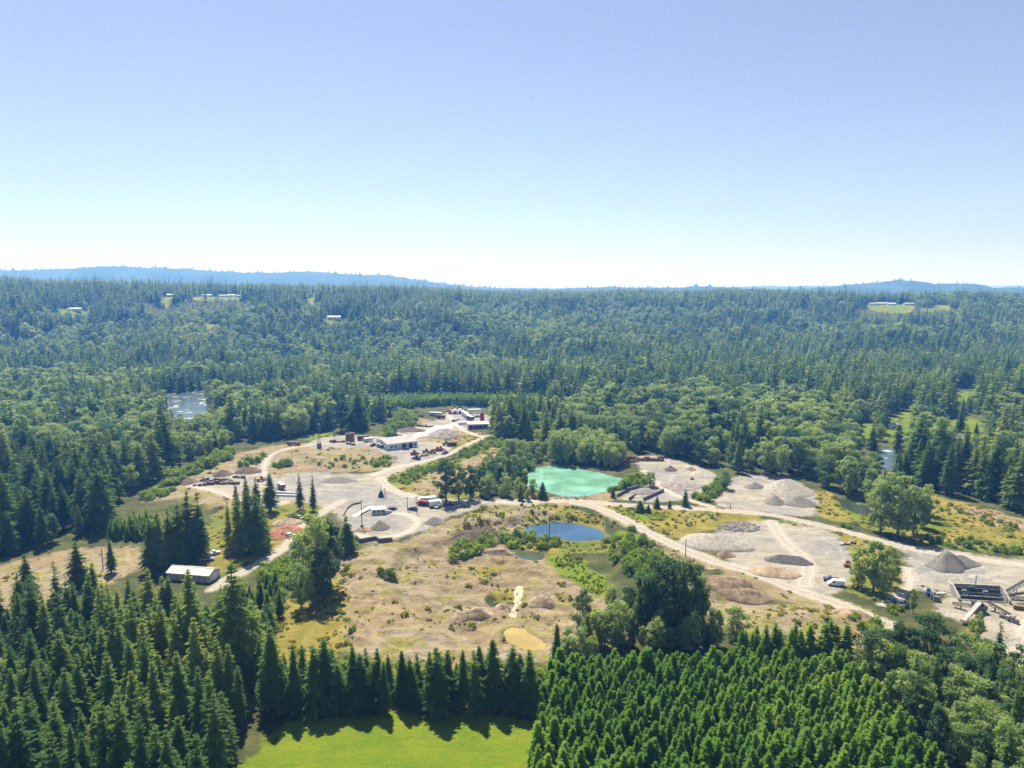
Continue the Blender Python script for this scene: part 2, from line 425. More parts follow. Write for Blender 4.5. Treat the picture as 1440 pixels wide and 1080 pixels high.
def ground_material():
    m = bpy.data.materials.new('ground'); N, L = nodes(m)
    p = N['Principled BSDF']; p.inputs['Roughness'].default_value = .95; p.inputs['Specular IOR Level'].default_value = .1
    geo = N.new('ShaderNodeNewGeometry'); P = geo.outputs['Position']
    nbig = noise(N, L, P, .018, 4); nmid = noise(N, L, P, .09, 5, .6); nfin = noise(N, L, P, .5, 4, .65); nvf = noise(N, L, P, 1.8, 3, .7)
    mp = N.new('ShaderNodeMapping'); L.new(P, mp.inputs[0]); mp.inputs['Rotation'].default_value = (0, 0, .5); mp.inputs['Scale'].default_value = (.07, .17, .2)
    nstr = noise(N, L, mp.outputs[0], 1.0, 5, .6)
    def att(nm):
        a = N.new('ShaderNodeAttribute'); a.attribute_name = nm; return a.outputs['Fac']
    edge = mth(N, L, 'ADD', mth(N, L, 'MULTIPLY', mth(N, L, 'SUBTRACT', nmid, .5), 16.), mth(N, L, 'MULTIPLY', mth(N, L, 'SUBTRACT', nfin, .5), 8.))
    def mask(nm, k=1., w=.8):
        v = mth(N, L, 'ADD', att(nm), mth(N, L, 'MULTIPLY', edge, k))
        return mrange(N, L, v, -w, w)
    def duo(f, a, b, lo=.35, hi=.65): return mixc(N, L, mrange(N, L, f, lo, hi), a, b)
    forest = duo(nmid, (.045, .055, .018), (.095, .095, .03))
    dry = mixc(N, L, mrange(N, L, nfin, .3, .7), duo(nmid, (.185, .133, .028), (.265, .200, .045)), duo(nmid, (.11, .128, .018), (.22, .185, .04)))
    dry = mixc(N, L, mrange(N, L, nbig, .5, .62), dry, duo(nfin, (.085, .12, .016), (.165, .17, .028)))
    green = mixc(N, L, mrange(N, L, nfin, .25, .75), duo(nmid, (.075, .135, .008), (.115, .170, .007)), duo(nstr, (.085, .145, .008), (.155, .175, .010)))
    dirt = mixc(N, L, mrange(N, L, nfin, .3, .7), duo(nstr, (.195, .145, .076), (.272, .212, .122)), duo(nmid, (.152, .114, .058), (.292, .225, .122)))
    dirt = mixc(N, L, mrange(N, L, nbig, .42, .6), dirt, duo(nstr, (.212, .172, .115), (.288, .238, .163)))
    weeds = duo(nvf, (.12, .135, .02), (.25, .20, .045))
    wv = mth(N, L, 'ADD', mth(N, L, 'MULTIPLY', nmid, .7), mth(N, L, 'MULTIPLY', nbig, .45))
    dirt = mixc(N, L, mth(N, L, 'MULTIPLY', mrange(N, L, wv, .565, .66), mrange(N, L, nfin, .3, .55)), dirt, weeds)
    gravel = mixc(N, L, mrange(N, L, nfin, .3, .7), duo(nstr, (.188, .180, .165), (.275, .262, .236)), duo(nmid, (.182, .172, .156), (.29, .272, .238)))
    gravel = mixc(N, L, mrange(N, L, nbig, .44, .58), gravel, duo(nstr, (.248, .217, .163), (.335, .298, .230)))
    gravel = mixc(N, L, mth(N, L, 'MULTIPLY', mrange(N, L, nvf, .52, .66), .35), gravel, (.17, .15, .13))
    road = mixc(N, L, mrange(N, L, nfin, .3, .7), (.30, .262, .215), (.385, .34, .28))
    rut = mrange(N, L, mth(N, L, 'ABSOLUTE', mth(N, L, 'SUBTRACT', mth(N, L, 'ADD', att('a_road'), mth(N, L, 'MULTIPLY', mth(N, L, 'SUBTRACT', nmid, .5), 1.6)), 2.1)), .25, .75, 1., 0.)
    road = mixc(N, L, mth(N, L, 'MULTIPLY', rut, .6), road, (.47, .41, .33))
    pale = mixc(N, L, mrange(N, L, nfin, .3, .7), (.44, .37, .24), (.52, .455, .32))
    white = mixc(N, L, mrange(N, L, nfin, .3, .7), (.40, .39, .37), (.50, .485, .465))
    def lines(sc, seed, w):
        mpp = N.new('ShaderNodeMapping'); L.new(P, mpp.inputs[0]); mpp.inputs['Location'].default_value = (seed, seed * 2, 0)
        n = N.new('ShaderNodeTexNoise'); n.inputs['Scale'].default_value = sc; n.inputs['Detail'].default_value = 1.5; n.inputs['Distortion'].default_value = .6
        L.new(mpp.outputs[0], n.inputs['Vector'])
        return mrange(N, L, mth(N, L, 'ABSOLUTE', mth(N, L, 'SUBTRACT', n.outputs[0], .5)), 0., w, 1., 0.)
    tr1 = mth(N, L, 'MAXIMUM', lines(.022, 31., .012), lines(.035, 77., .010))
    tr2 = mth(N, L, 'MAXIMUM', lines(.03, 131., .012), lines(.05, 177., .014))
    gravel = mixc(N, L, mth(N, L, 'MULTIPLY', tr1, .6), gravel, (.37, .33, .275))
    gravel = mixc(N, L, mth(N, L, 'MULTIPLY', tr2, .4), gravel, (.15, .135, .12))
    dirt = mixc(N, L, mth(N, L, 'MULTIPLY', tr2, .5), dirt, (.13, .095, .065))
    dirt = mixc(N, L, mth(N, L, 'MULTIPLY', tr1, .4), dirt, (.36, .275, .19))
    green = mixc(N, L, mth(N, L, 'MULTIPLY', mrange(N, L, nvf, .45, .7), .4), green, (.22, .22, .03))
    green = mixc(N, L, mth(N, L, 'MULTIPLY', mrange(N, L, nbig, .50, .64), .4), green, (.17, .16, .018))
    c = forest
    c = mixc(N, L, mask('a_dry', 1.0, 1.2), c, dry)
    c = mixc(N, L, mask('a_dirt', 1.0, 2.2), c, dirt)
    c = mixc(N, L, mask('a_green', 1.0, 1.6), c, green)
    c = mixc(N, L, mask('a_gravel', .8, 1.8), c, gravel)
    c = mixc(N, L, mth(N, L, 'MULTIPLY', mask('a_road', .35, 1.2), .85), c, road)
    c = mixc(N, L, mask('a_pale', .25, .5), c, pale)
    c = mixc(N, L, mask('a_white', .6, 1.0), c, white)
    # damp margin round water
    c = mixc(N, L, mth(N, L, 'MULTIPLY', mrange(N, L, att('a_wet'), -3.0, -.4), .55), c, (.12, .115, .05))
    L.new(c, p.inputs['Base Color'])
    b = N.new('ShaderNodeBump'); b.inputs['Strength'].default_value = 1.; b.inputs['Distance'].default_value = 1.1
    L.new(mth(N, L, 'ADD', mth(N, L, 'MULTIPLY', nfin, .8), mth(N, L, 'MULTIPLY', nvf, .3)), b.inputs['Height'])
    L.new(b.outputs[0], p.inputs['Normal'])
    return m

def foliage(name, dark, light, yellow, trans=.35, sheen=.25):
    m = bpy.data.materials.new(name); N, L = nodes(m)
    N.remove(N['Principled BSDF']); out = N['Material Output']
    oi = N.new('ShaderNodeObjectInfo')
    nl = N.new('ShaderNodeTexNoise'); nl.inputs['Scale'].default_value = .012; nl.inputs['Detail'].default_value = 2
    L.new(oi.outputs['Location'], nl.inputs['Vector'])
    r = mth(N, L, 'ADD', mth(N, L, 'MULTIPLY', oi.outputs['Random'], .52), mth(N, L, 'MULTIPLY', mrange(N, L, nl.outputs[0], .36, .64), .48))
    cr = N.new('ShaderNodeValToRGB'); L.new(r, cr.inputs[0])
    e = cr.color_ramp.elements
    e[0].position = .08; e[0].color = (*dark, 1); e[1].position = .95; e[1].color = (*yellow, 1)
    q = e.new(.6); q.color = (*light, 1)
    tc = N.new('ShaderNodeTexCoord')
    n2 = noise(N, L, tc.outputs['Object'], .55, 3, .7)
    c = mixc(N, L, mrange(N, L, n2, .3, .7, 0, .55), cr.outputs[0], tuple(v * 1.5 for v in light))
    d = N.new('ShaderNodeBsdfDiffuse'); L.new(c, d.inputs[0])
    t = N.new('ShaderNodeBsdfTranslucent'); L.new(mixc(N, L, .5, c, tuple(min(1, v * 1.5) for v in yellow)), t.inputs[0])
    ms = N.new('ShaderNodeMixShader'); ms.inputs[0].default_value = trans
    L.new(d.outputs[0], ms.inputs[1]); L.new(t.outputs[0], ms.inputs[2])
    L.new(ms.outputs[0], out.inputs[0])
    return m

def water(name, col, rough=.06, bump=.02, scale=.4, spec=.5):
    m = bpy.data.materials.new(name); N, L = nodes(m)
    p = N['Principled BSDF']
    geo = N.new('ShaderNodeNewGeometry')
    n0 = noise(N, L, geo.outputs['Position'], .05, 3)
    c = mixc(N, L, mrange(N, L, n0, .35, .65), tuple(v * .74 for v in col), tuple(min(1, v * 1.16) for v in col))
    L.new(c, p.inputs['Base Color'])
    p.inputs['Roughness'].default_value = rough; p.inputs['IOR'].default_value = 1.33; p.inputs['Specular IOR Level'].default_value = spec
    b = N.new('ShaderNodeBump'); b.inputs['Strength'].default_value = .5; b.inputs['Distance'].default_value = bump
    L.new(noise(N, L, geo.outputs['Position'], scale, 3), b.inputs['Height']); L.new(b.outputs[0], p.inputs['Normal'])
    return m

M = {}
M['ground'] = ground_material()
M['fir'] = foliage('fir_needles', (.034, .090, .038), (.115, .185, .050), (.330, .370, .078), .50)
M['young'] = foliage('young_fir_needles', (.055, .130, .022), (.130, .230, .032), (.300, .375, .048), .47)
M['leaf'] = foliage('broad_leaves', (.110, .185, .056), (.230, .312, .095), (.400, .450, .135), .42)
M['dark'] = foliage('dark_leaves', (.034, .082, .040), (.084, .146, .054), (.170, .230, .074), .47)
M['bush'] = foliage('bush_leaves', (.090, .165, .026), (.175, .255, .036), (.290, .330, .050), .40)
M['bark'] = surf('bark', (.085, .062, .045), .95, 0, .3, 1.5)
M['palebark'] = surf('pale_bark', (.20, .175, .14), .95, 0, .3, 1.5)

# ------------------------------------------------------------------ object helpers
def tag(o, label=None, cat=None, group=None, kind=None):
    if label: o['label'] = label
    if cat: o['category'] = cat
    if group: o['group'] = group
    if kind: o['kind'] = kind
    return o

def link(name, me, parent=None):
    o = bpy.data.objects.new(name, me); COL.objects.link(o)
    if parent is not None: o.parent = parent
    return o

def empty(name, loc, rz=0., scale=None):
    o = bpy.data.objects.new(name, None); COL.objects.link(o)
    o.empty_display_size = .5
    o.location = loc; o.rotation_euler = (0, 0, rz)
    if scale is not None: o.scale = scale
    return o

def mesh_np(name, V, F, mats=(), smooth=False, mi=None):
    me = bpy.data.meshes.new(name)
    me.from_pydata(np.asarray(V).tolist(), [], F if isinstance(F, list) else F.tolist())
    for m in mats: me.materials.append(m)
    if mi is not None: me.polygons.foreach_set('material_index', np.asarray(mi, np.int32))
    if smooth: me.polygons.foreach_set('use_smooth', np.ones(len(me.polygons), bool))
    me.update()
    return me

class MB:
    """collects simple solids into one mesh"""
    def __init__(s): s.v = []; s.f = []
    def add(s, vs, fs):
        o = len(s.v); s.v += [tuple(v) for v in vs]; s.f += [tuple(i + o for i in f) for f in fs]; return s
    def box(s, c, d, rz=0., top=1., ry=0.):
        """top: taper of the upper face; ry: tilt about local y"""
        x, y, z = d[0] / 2, d[1] / 2, d[2] / 2
        P = [(-x, -y, -z), (x, -y, -z), (x, y, -z), (-x, y, -z)] + [(a * top, b * top, z) for a, b in ((-x, -y), (x, -y), (x, y), (-x, y))]
        cr, sr, ct, st = math.cos(rz), math.sin(rz), math.cos(ry), math.sin(ry)
        Q = []
        for a, b, e in P:
            a, e = a * ct + e * st, -a * st + e * ct
            Q.append((c[0] + a * cr - b * sr, c[1] + a * sr + b * cr, c[2] + e))
        return s.add(Q, [(0, 3, 2, 1), (4, 5, 6, 7), (0, 1, 5, 4), (1, 2, 6, 5), (2, 3, 7, 6), (3, 0, 4, 7)])
    def beam(s, p, q, w, h=None):
        h = h or w; p = Vector(p); q = Vector(q); a = (q - p).normalized()
        u = a.cross(Vector((0, 0, 1)))
        if u.length < 1e-3: u = Vector((1, 0, 0))
        u.normalize(); v = u.cross(a)
        P = [b + u * i * w / 2 + v * j * h / 2 for b in (p, q) for i, j in ((-1, -1), (1, -1), (1, 1), (-1, 1))]
        return s.add(P, [(0, 3, 2, 1), (4, 5, 6, 7), (0, 1, 5, 4), (1, 2, 6, 5), (2, 3, 7, 6), (3, 0, 4, 7)])
    def cyl(s, p, q, r, r2=None, n=10):
        r2 = r if r2 is None else r2; p = Vector(p); q = Vector(q); a = (q - p).normalized()
        u = a.cross(Vector((0, 0, 1)))
        if u.length < 1e-3: u = Vector((1, 0, 0))
        u.normalize(); v = u.cross(a)
        P = []
        for b, rr in ((p, r), (q, r2)):
            for k in range(n):
                t = 2 * math.pi * k / n; P.append(b + u * rr * math.cos(t) + v * rr * math.sin(t))
        F = [(k, (k + 1) % n, n + (k + 1) % n, n + k) for k in range(n)] + [tuple(range(n))[::-1], tuple(range(n, 2 * n))]
        return s.add(P, F)
    def prism(s, prof, x0, x1):
        """closed profile of (y, z) points extruded along x"""
        n = len(prof)
        P = [(x0, y, z) for y, z in prof] + [(x1, y, z) for y, z in prof]
        F = [(k, (k + 1) % n, n + (k + 1) % n, n + k) for k in range(n)] + [tuple(range(n))[::-1], tuple(range(n, 2 * n))]
        return s.add(P, F)
    def prismy(s, prof, y0, y1):
        """closed profile of (x, z) points extruded along y"""
        n = len(prof)
        P = [(x, y0, z) for x, z in prof] + [(x, y1, z) for x, z in prof]
        F = [(k, (k + 1) % n, n + (k + 1) % n, n + k) for k in range(n)] + [tuple(range(n))[::-1], tuple(range(n, 2 * n))]
        return s.add(P, F)
    def build(s, name, mat, parent=None, smooth=False):
        me = mesh_np(name, s.v, s.f, [mat], smooth)
        import bmesh
        bm = bmesh.new(); bm.from_mesh(me); bmesh.ops.recalc_face_normals(bm, faces=bm.faces); bm.to_mesh(me); bm.free()
        return link(name, me, parent)

# ------------------------------------------------------------------ ground
ATT = ('a_dry', 'a_green', 'a_dirt', 'a_gravel', 'a_road', 'a_pale', 'a_white', 'a_wet')
def fields(x, y):
    A = {k: np.full(x.shape, -CL) for k in ATT}
    own = np.zeros(x.shape, np.int32)          # which named sheet a point belongs to
    names = ['ground']
    def put(att, nm, sd, sheet):
        A[att] = np.maximum(A[att], sd)
        if sheet:
            if sheet not in names: names.append(sheet)
            own[sd > 0] = names.index(sheet)
    for k, P in DRY.items(): put('a_dry', k, sd_poly(x, y, P), 'dry_meadow_' + k)
    for k, P in DIRT.items(): put('a_dirt', k, sd_poly(x, y, P), 'bare_earth_' + k)
    for k, P in DRY2.items():
        q = sd_poly(x, y, P); A['a_dirt'] = np.minimum(A['a_dirt'], -q * 1.2); put('a_dry', k, q, 'dry_meadow_' + k)
    for k, P in GREEN.items(): put('a_green', k, sd_poly(x, y, P), 'grass_field_' + k)
    for k, P in FARGREEN.items():
        put('a_dry', k, sd_poly(x, y, P), 'grass_field_' + k); put('a_green', k, sd_poly(x, y, P) - 7 + 14 * fbm(x / 60, y / 60, 88, 2), None)
    for k, P in GRAVEL.items(): put('a_gravel', k, sd_poly(x, y, P), 'gravel_yard_' + k)
    for k, (P, w) in ROAD.items(): put('a_road', k, sd_line(x, y, P, w), 'gravel_road_' + k)
    for k, (P, w) in PALE.items(): put('a_pale', k, sd_line(x, y, P, w), None)
    for k, P in WHITE.items(): put('a_white', k, sd_poly(x, y, P), None)
    for P, z in WATERS.values(): A['a_wet'] = np.maximum(A['a_wet'], sd_poly(x, y, P))
    # where a road or yard crosses a greener field the field gives way
    return A, own, names

def grid_sheet(xs, ys, cut=None, lower=None):
    X, Y = np.meshgrid(xs, ys)
    shp = X.shape
    x, y = X.ravel(), Y.ravel()
    z = height(x, y)
    if lower is not None: z = z - lower(x, y)
    A, own, names = fields(x, y)
    nx, ny = len(xs), len(ys)
    i = np.arange((ny - 1) * (nx - 1)); r, c = i // (nx - 1), i % (nx - 1)
    a = r * nx + c
    F = np.stack([a, a + 1, a + nx + 1, a + nx], 1)
    if cut is not None: F = F[~cut(x[F].mean(1), y[F].mean(1))]
    return np.stack([x, y, z], 1), F, A, own, names

PLAIN = {'dry_meadow': 'dry_meadow', 'bare_earth': 'bare_earth', 'grass_field': 'grass_field', 'gravel_yard': 'gravel_yard', 'gravel_road': 'gravel_road'}
def sheet_objects(V, F, A, own, names):
    fo = own[F]
    fown = np.max(fo, 1)
    for k, nm in enumerate(names):
        sel = F[fown == k]
        if len(sel) == 0: continue
        u, inv = np.unique(sel, return_inverse=True)
        me = mesh_np(nm, V[u], inv.reshape(sel.shape), [M['ground']], True)
        for at_ in ATT:
            q = me.attributes.new(at_, 'FLOAT', 'POINT'); q.data.foreach_set('value', A[at_][u].astype(np.float32))
        plain = nm if nm == 'ground' else next(v for kk, v in PLAIN.items() if nm.startswith(kk))
        tag(link(plain, me), kind='structure')

SX0, SX1, SY0, SY1, ST = -500., 500., 118., 800., 1.4
xs = np.arange(SX0, SX1 + .1, ST); ys = np.arange(SY0, SY1 + .1, ST)
SX1, SY1 = xs[-1], ys[-1]
sheet_objects(*grid_sheet(xs, ys))
xo = np.arange(-3300, 3301, 15.); yo = np.arange(-600, 4300, 15.)
insite = lambda x, y, m: (x > SX0 + m) & (x < SX1 - m) & (y > SY0 + m) & (y < SY1 - m)
Vo = grid_sheet(xo, yo, cut=lambda x, y: insite(x, y, 22), lower=lambda x, y: np.where(insite(x, y, 0), .8, 0.))
sheet_objects(*Vo)

def hills(name, yd, depth, prof, color, patch, seed):
    """a far range: crest profile in pixels, raised as a ridge of real relief at distance yd"""
    px = np.array([p[0] for p in prof], float); py = np.array([p[1] for p in prof], float)
    xs = np.linspace(-1.35 * yd, 1.35 * yd, 900); vs = np.linspace(-1, 1, 26)
    X, Vv = np.meshgrid(xs, vs)
    Y = yd + Vv * depth + 120 * fbm(X / 1500, Vv * 0 + seed, seed, 2)
    pxx = 720 + FPX * X / (yd * CP)
    pyy = np.interp(pxx, px, py)
    b = (540 - pyy) / FPX
    top = CAMZ + yd * (-SP + b * CP) / (CP + b * SP)
    k = np.cos(np.clip(Vv * 1.0, -1, 1) * math.pi / 2) ** 1.3
    Z = 40 + (top - 46) * k + 26 * fbm(X / 420, Y / 420, seed + 3, 4) * (1 - k ** 6) + 7 * fbm(X / 60, Y / 90, seed + 9, 2) * k
    nx, ny = len(xs), len(vs)
    i = np.arange((ny - 1) * (nx - 1)); r, c = i // (nx - 1), i % (nx - 1); a = r * nx + c
    F = np.stack([a, a + 1, a + nx + 1, a + nx], 1)
    m = surf(name, color, 1., 0, .35, .004, 0); N, L = nodes(m); p = N['Principled BSDF']
    geo = N.new('ShaderNodeNewGeometry')
    old = p.inputs['Base Color'].links[0].from_socket
    L.new(mixc(N, L, mrange(N, L, noise(N, L, geo.outputs['Position'], .0011, 4, .6), .62, .68), old, patch), p.inputs['Base Color'])
    o = link('hills', mesh_np('hills', np.stack([X.ravel(), Y.ravel(), Z.ravel()], 1), F, [m], True))
    tag(o, kind='structure')
    return X, Y, Z

LEFTP = [(-400, 388), (-200, 384), (0, 379), (60, 379), (120, 377), (165, 373.5), (210, 376), (250, 376), (300, 380), (340, 382), (390, 383), (420, 381), (450, 381), (490, 385), (540, 386), (580, 391), (620, 398), (660, 402), (700, 404), (760, 407), (900, 410), (1500, 412)]
RIGHTP = [(-400, 412), (600, 410), (760, 407), (830, 404), (860, 402), (890, 404), (940, 404), (1000, 401.5), (1020, 402), (1045, 406), (1100, 406), (1150, 404), (1188, 403), (1200, 399), (1240, 397), (1257, 396.5), (1263, 393), (1290, 393), (1296, 400), (1302, 402), (1318, 402), (1332, 398.5), (1346, 397), (1366, 398), (1386, 403), (1440, 404), (1700, 402), (1900, 404)]
FARP = [(-400, 405), (800, 405), (1050, 403), (1080, 401), (1110, 402), (1140, 401), (1180, 403), (1400, 402), (1440, 401), (1900, 403)]
H1 = hills('left_range', 5300., 900., LEFTP, (.035, .052, .026), (.14, .13, .07), 2)
H2 = hills('right_range', 5000., 650., RIGHTP, (.032, .050, .026), (.24, .22, .12), 5)
H3 = hills('far_range', 9500., 1500., FARP, (.06, .07, .05), (.2, .18, .12), 8)

def lowland():
    X, Y = np.meshgrid(np.linspace(-16000, 16000, 60), np.linspace(4200, 13400, 40))
    Z = 42 + 10 * fbm(X / 1800, Y / 1800, 61, 3)
    i = np.arange(39 * 59); r, c = i // 59, i % 59; a = r * 60 + c
    F = np.stack([a, a + 1, a + 61, a + 60], 1)
    tag(link('lowland', mesh_np('lowland', np.stack([X.ravel(), Y.ravel(), Z.ravel()], 1), F, [surf('lowland', (.04, .055, .028), 1., 0, .4, .003)], True)), kind='structure')
lowland()

# ------------------------------------------------------------------ water
def pond(name, P, z, mat):
    n = 40
    lo, hi = P.min(0) - 2.5, P.max(0) + 2.5
    c = P.mean(0)
    Q = c + (P - c) * 1.0
    d = Q - c; l = np.linalg.norm(d, axis=1, keepdims=True)
    Q = c + d * (1 + 3.0 / l)
    V = [(x, y, z) for x, y in Q]
    return tag(link(name, mesh_np(name, V, [tuple(range(len(V)))], [mat])), kind='structure')
M['wgreen'] = water('turquoise_water', (.155, .335, .225), .04, .012, .5)
M['wblue'] = water('dark_pond_water', (.040, .085, .150), .04, .01, .6)  # blue of the mirrored sky is put into the base colour
M['wslough'] = water('weedy_water', (.035, .050, .022), .3, .03, .8)
M['wmud'] = water('muddy_water', (.36, .27, .09), .12, .005, .5, .3)
M['wriver'] = water('river_water', (.05, .075, .075), .22, .10, .35)
_N, _L = nodes(M['wriver']); _p = _N['Principled BSDF']; _old = _p.inputs['Base Color'].links[0].from_socket
_g = _N.new('ShaderNodeNewGeometry'); _L.new(mixc(_N, _L, mrange(_N, _L, noise(_N, _L, _g.outputs['Position'], .06, 6, .7), .55, .63), _old, (.50, .50, .48)), _p.inputs['Base Color'])
for k, nm, mt in (('POND', 'pond', 'wgreen'), ('BLUE', 'pond', 'wblue'), ('MARSH', 'pond', 'wslough'), ('MUDP', 'puddle', 'wmud'), ('SLOUGH', 'pond', 'wslough'),
                  ('RIVL', 'river', 'wriver'), ('RIVR', 'river', 'wriver'), ('RIVC', 'river', 'wriver')):
    pond(nm, WATERS[k][0], WATERS[k][1], M[mt])


# ------------------------------------------------------------------ tree prototypes (crown and trunk meshes in metres)
def conifer(seed, H, Rr, whorls, nb, segs, side, low=.10, droop=.28, wid=1., gap=0., taper=.82):
    r = np.random.default_rng(seed)
    V, F = [], []
    asym = r.uniform(.05, .25); asaz = r.uniform(0, 6.28)
    def kite(p, d, up, ln, w):
        s = np.cross(d, up); s /= np.linalg.norm(s) + 1e-9
        tip = p + d * ln; m = p + d * ln * .45 - up * .10 * w
        o = len(V)
        V.extend([p, m + s * w * .5, tip - np.array([0, 0, .12 * ln]), m - s * w * .5])
        F.append((o, o + 1, o + 2, o + 3))
    for i in range(whorls):
        t = low + (1 - low) * (i + r.uniform(-.3, .3)) / whorls
        t = min(max(t, low * .8), .985)
        k = max(0., (t - low) / (1 - low))
        prof = (1 - k) ** taper * min(1, .55 + 2.2 * k)
        n = max(3, int(round(nb * (1 - .45 * k))))
        a0 = r.uniform(0, 6.28)
        for j in range(n):
            if r.random() < gap: continue
            az = a0 + 6.283 * j / n + r.uniform(-.35, .35)
            Ln = Rr * prof * r.uniform(.55, 1.28) * (1 + asym * math.cos(az - asaz)) + .22
            up_a = math.radians(38 * k ** 1.5 - 12 * (1 - k) + r.uniform(-8, 8))
            hd = np.array([math.cos(az), math.sin(az), 0])
            sdv = np.array([-math.sin(az), math.cos(az), 0])
            z0 = H * t
            ns = max(1, int(round(segs * (.45 + .55 * Ln / Rr))))
            for q in range(ns):
                s = (q + .35) / ns
                p = hd * (s * Ln) + np.array([0, 0, z0 + s * Ln * math.tan(up_a) - droop * s * s * Ln])
                d = hd + np.array([0, 0, math.tan(up_a) - 2 * droop * s]); d /= np.linalg.norm(d)
                up = np.array([r.normal(0, .3), r.normal(0, .3), 1.]); up /= np.linalg.norm(up)
                ln = Ln / ns * 1.55
                w = wid * (.30 * Ln * (1.15 - s) + .30)
                kite(p - d * ln * .3, d, up, ln, w)
                if side:
                    for sg in (-1, 1):
                        d2 = d * .62 + sdv * sg * .78 + np.array([0, 0, -.12]); d2 /= np.linalg.norm(d2)
                        up2 = np.array([r.normal(0, .35), r.normal(0, .35), 1.]); up2 /= np.linalg.norm(up2)
                        l2 = (.40 * Ln * (1.1 - s) + .28) * r.uniform(.8, 1.2)
                        kite(p, d2, up2, l2, l2 * .62 * wid)
    o = len(V)
    V.extend([np.array([.10, 0, H * .95]), np.array([-.06, .09, H * .95]), np.array([-.06, -.09, H * .95]), np.array([0, 0, H * 1.01])])
    F.extend([(o, o + 1, o + 3), (o + 1, o + 2, o + 3), (o + 2, o, o + 3)])
    tb = MB(); hs = [0, .1, .45, .97]; rs = [.019 * H, .014 * H, .0095 * H, .002 * H]
    for k in range(3): tb.cyl((0, 0, H * hs[k] - (.6 if k == 0 else 0)), (0, 0, H * hs[k + 1]), rs[k], rs[k + 1], 7 if whorls > 12 else 4)
    return np.array(V), F, np.array(tb.v), tb.f

def broadleaf(seed, H, Rr, clumps, leaves, ls, base=.22, squash=1., top_heavy=.5):
    r = np.random.default_rng(seed)
    V, F = [], []
    ch = H * (1 - base); cz = H * base + ch * .5
    C = []
    for i in range(clumps):
        z = -1 + 2 * (i + .5) / clumps
        z = z * .86 + r.uniform(-.1, .1)
        prof = math.sqrt(max(.08, 1 - (z - .0) ** 2)) * (1.0 + .12 * z * (top_heavy - .5) * 2)
        az = i * 2.399 + r.uniform(-.5, .5); rr = prof * r.uniform(.35, .85) * (1.1 if z < 0 else 1.)
        cr = Rr * r.uniform(.30, .46)
        C.append((np.array([Rr * rr * math.cos(az), Rr * rr * math.sin(az), cz + z * ch * .46]), cr))
    C.append((np.array([r.uniform(-.15, .15) * Rr, r.uniform(-.15, .15) * Rr, cz + ch * .36]), Rr * .36))
    for c, cr in C:
        n = leaves
        u = r.normal(size=(n, 3)); u /= np.linalg.norm(u, axis=1, keepdims=True)
        u[:, 2] = u[:, 2] * .8 + .12
        rad = cr * (r.random(n) ** .45) * 1.02
        P = c + u * rad[:, None] * np.array([1, 1, squash])
        nn = u * 1.0 + r.normal(size=(n, 3)) * .42 + np.array([0, 0, .25]); nn /= np.linalg.norm(nn, axis=1, keepdims=True)
        t1 = np.cross(nn, r.normal(size=(n, 3))); t1 /= np.linalg.norm(t1, axis=1, keepdims=True) + 1e-9
        t2 = np.cross(nn, t1)
        s = ls * r.uniform(.65, 1.35, n)
        for k in range(n):
            o = len(V)
            a, b = t1[k] * s[k] * .62, t2[k] * s[k] * .42
            dz = nn[k] * s[k] * -.13
            V.extend([P[k] - a + dz, P[k] + b, P[k] + a + dz, P[k] - b]); F.append((o, o + 1, o + 2, o + 3))
    tb = MB(); tr = .016 * H + .05
    tb.cyl((0, 0, -.6), (0, 0, H * base), tr * 1.25, tr, 7).cyl((0, 0, H * base), (.02 * H, 0, H * .72), tr, tr * .35, 6)
    for c, cr in C[1:-1:max(1, len(C) // 7)]:
        tb.cyl((0, 0, min(H * (base + .08), c[2] - .8)), tuple(c), tr * .5, tr * .12, 5)
    return np.array(V), F, np.array(tb.v), tb.f

def shrub(seed, H, Rr, clumps, leaves, ls):
    r = np.random.default_rng(seed); V, F = [], []
    for i in range(clumps):
        az = i * 2.399; rr = math.sqrt((i + .3) / clumps) * .7
        cr = Rr * r.uniform(.36, .5)
        c = np.array([Rr * rr * math.cos(az), Rr * rr * math.sin(az), H * r.uniform(.3, .68) * (1.1 - .5 * rr)])
        n = leaves
        u = r.normal(size=(n, 3)); u /= np.linalg.norm(u, axis=1, keepdims=True)
        P = c + u * (cr * r.random(n) ** .45)[:, None] * np.array([1, 1, .8 * H / Rr])
        P[:, 2] = np.maximum(P[:, 2], .05)
        nn = u + r.normal(size=(n, 3)) * .4 + np.array([0, 0, .25]); nn /= np.linalg.norm(nn, axis=1, keepdims=True)
        t1 = np.cross(nn, r.normal(size=(n, 3))); t1 /= np.linalg.norm(t1, axis=1, keepdims=True) + 1e-9
        t2 = np.cross(nn, t1)
        for k in range(n):
            o = len(V); s = ls * r.uniform(.6, 1.4)
            V.extend([P[k] - t1[k] * s * .6, P[k] + t2[k] * s * .42, P[k] + t1[k] * s * .6, P[k] - t2[k] * s * .42]); F.append((o, o + 1, o + 2, o + 3))
    tb = MB()
    for k in range(4):
        a = k * 1.7; tb.cyl((0, 0, -.3), (Rr * .4 * math.cos(a), Rr * .4 * math.sin(a), H * .6), .07, .03, 4)
    return np.array(V), F, np.array(tb.v), tb.f

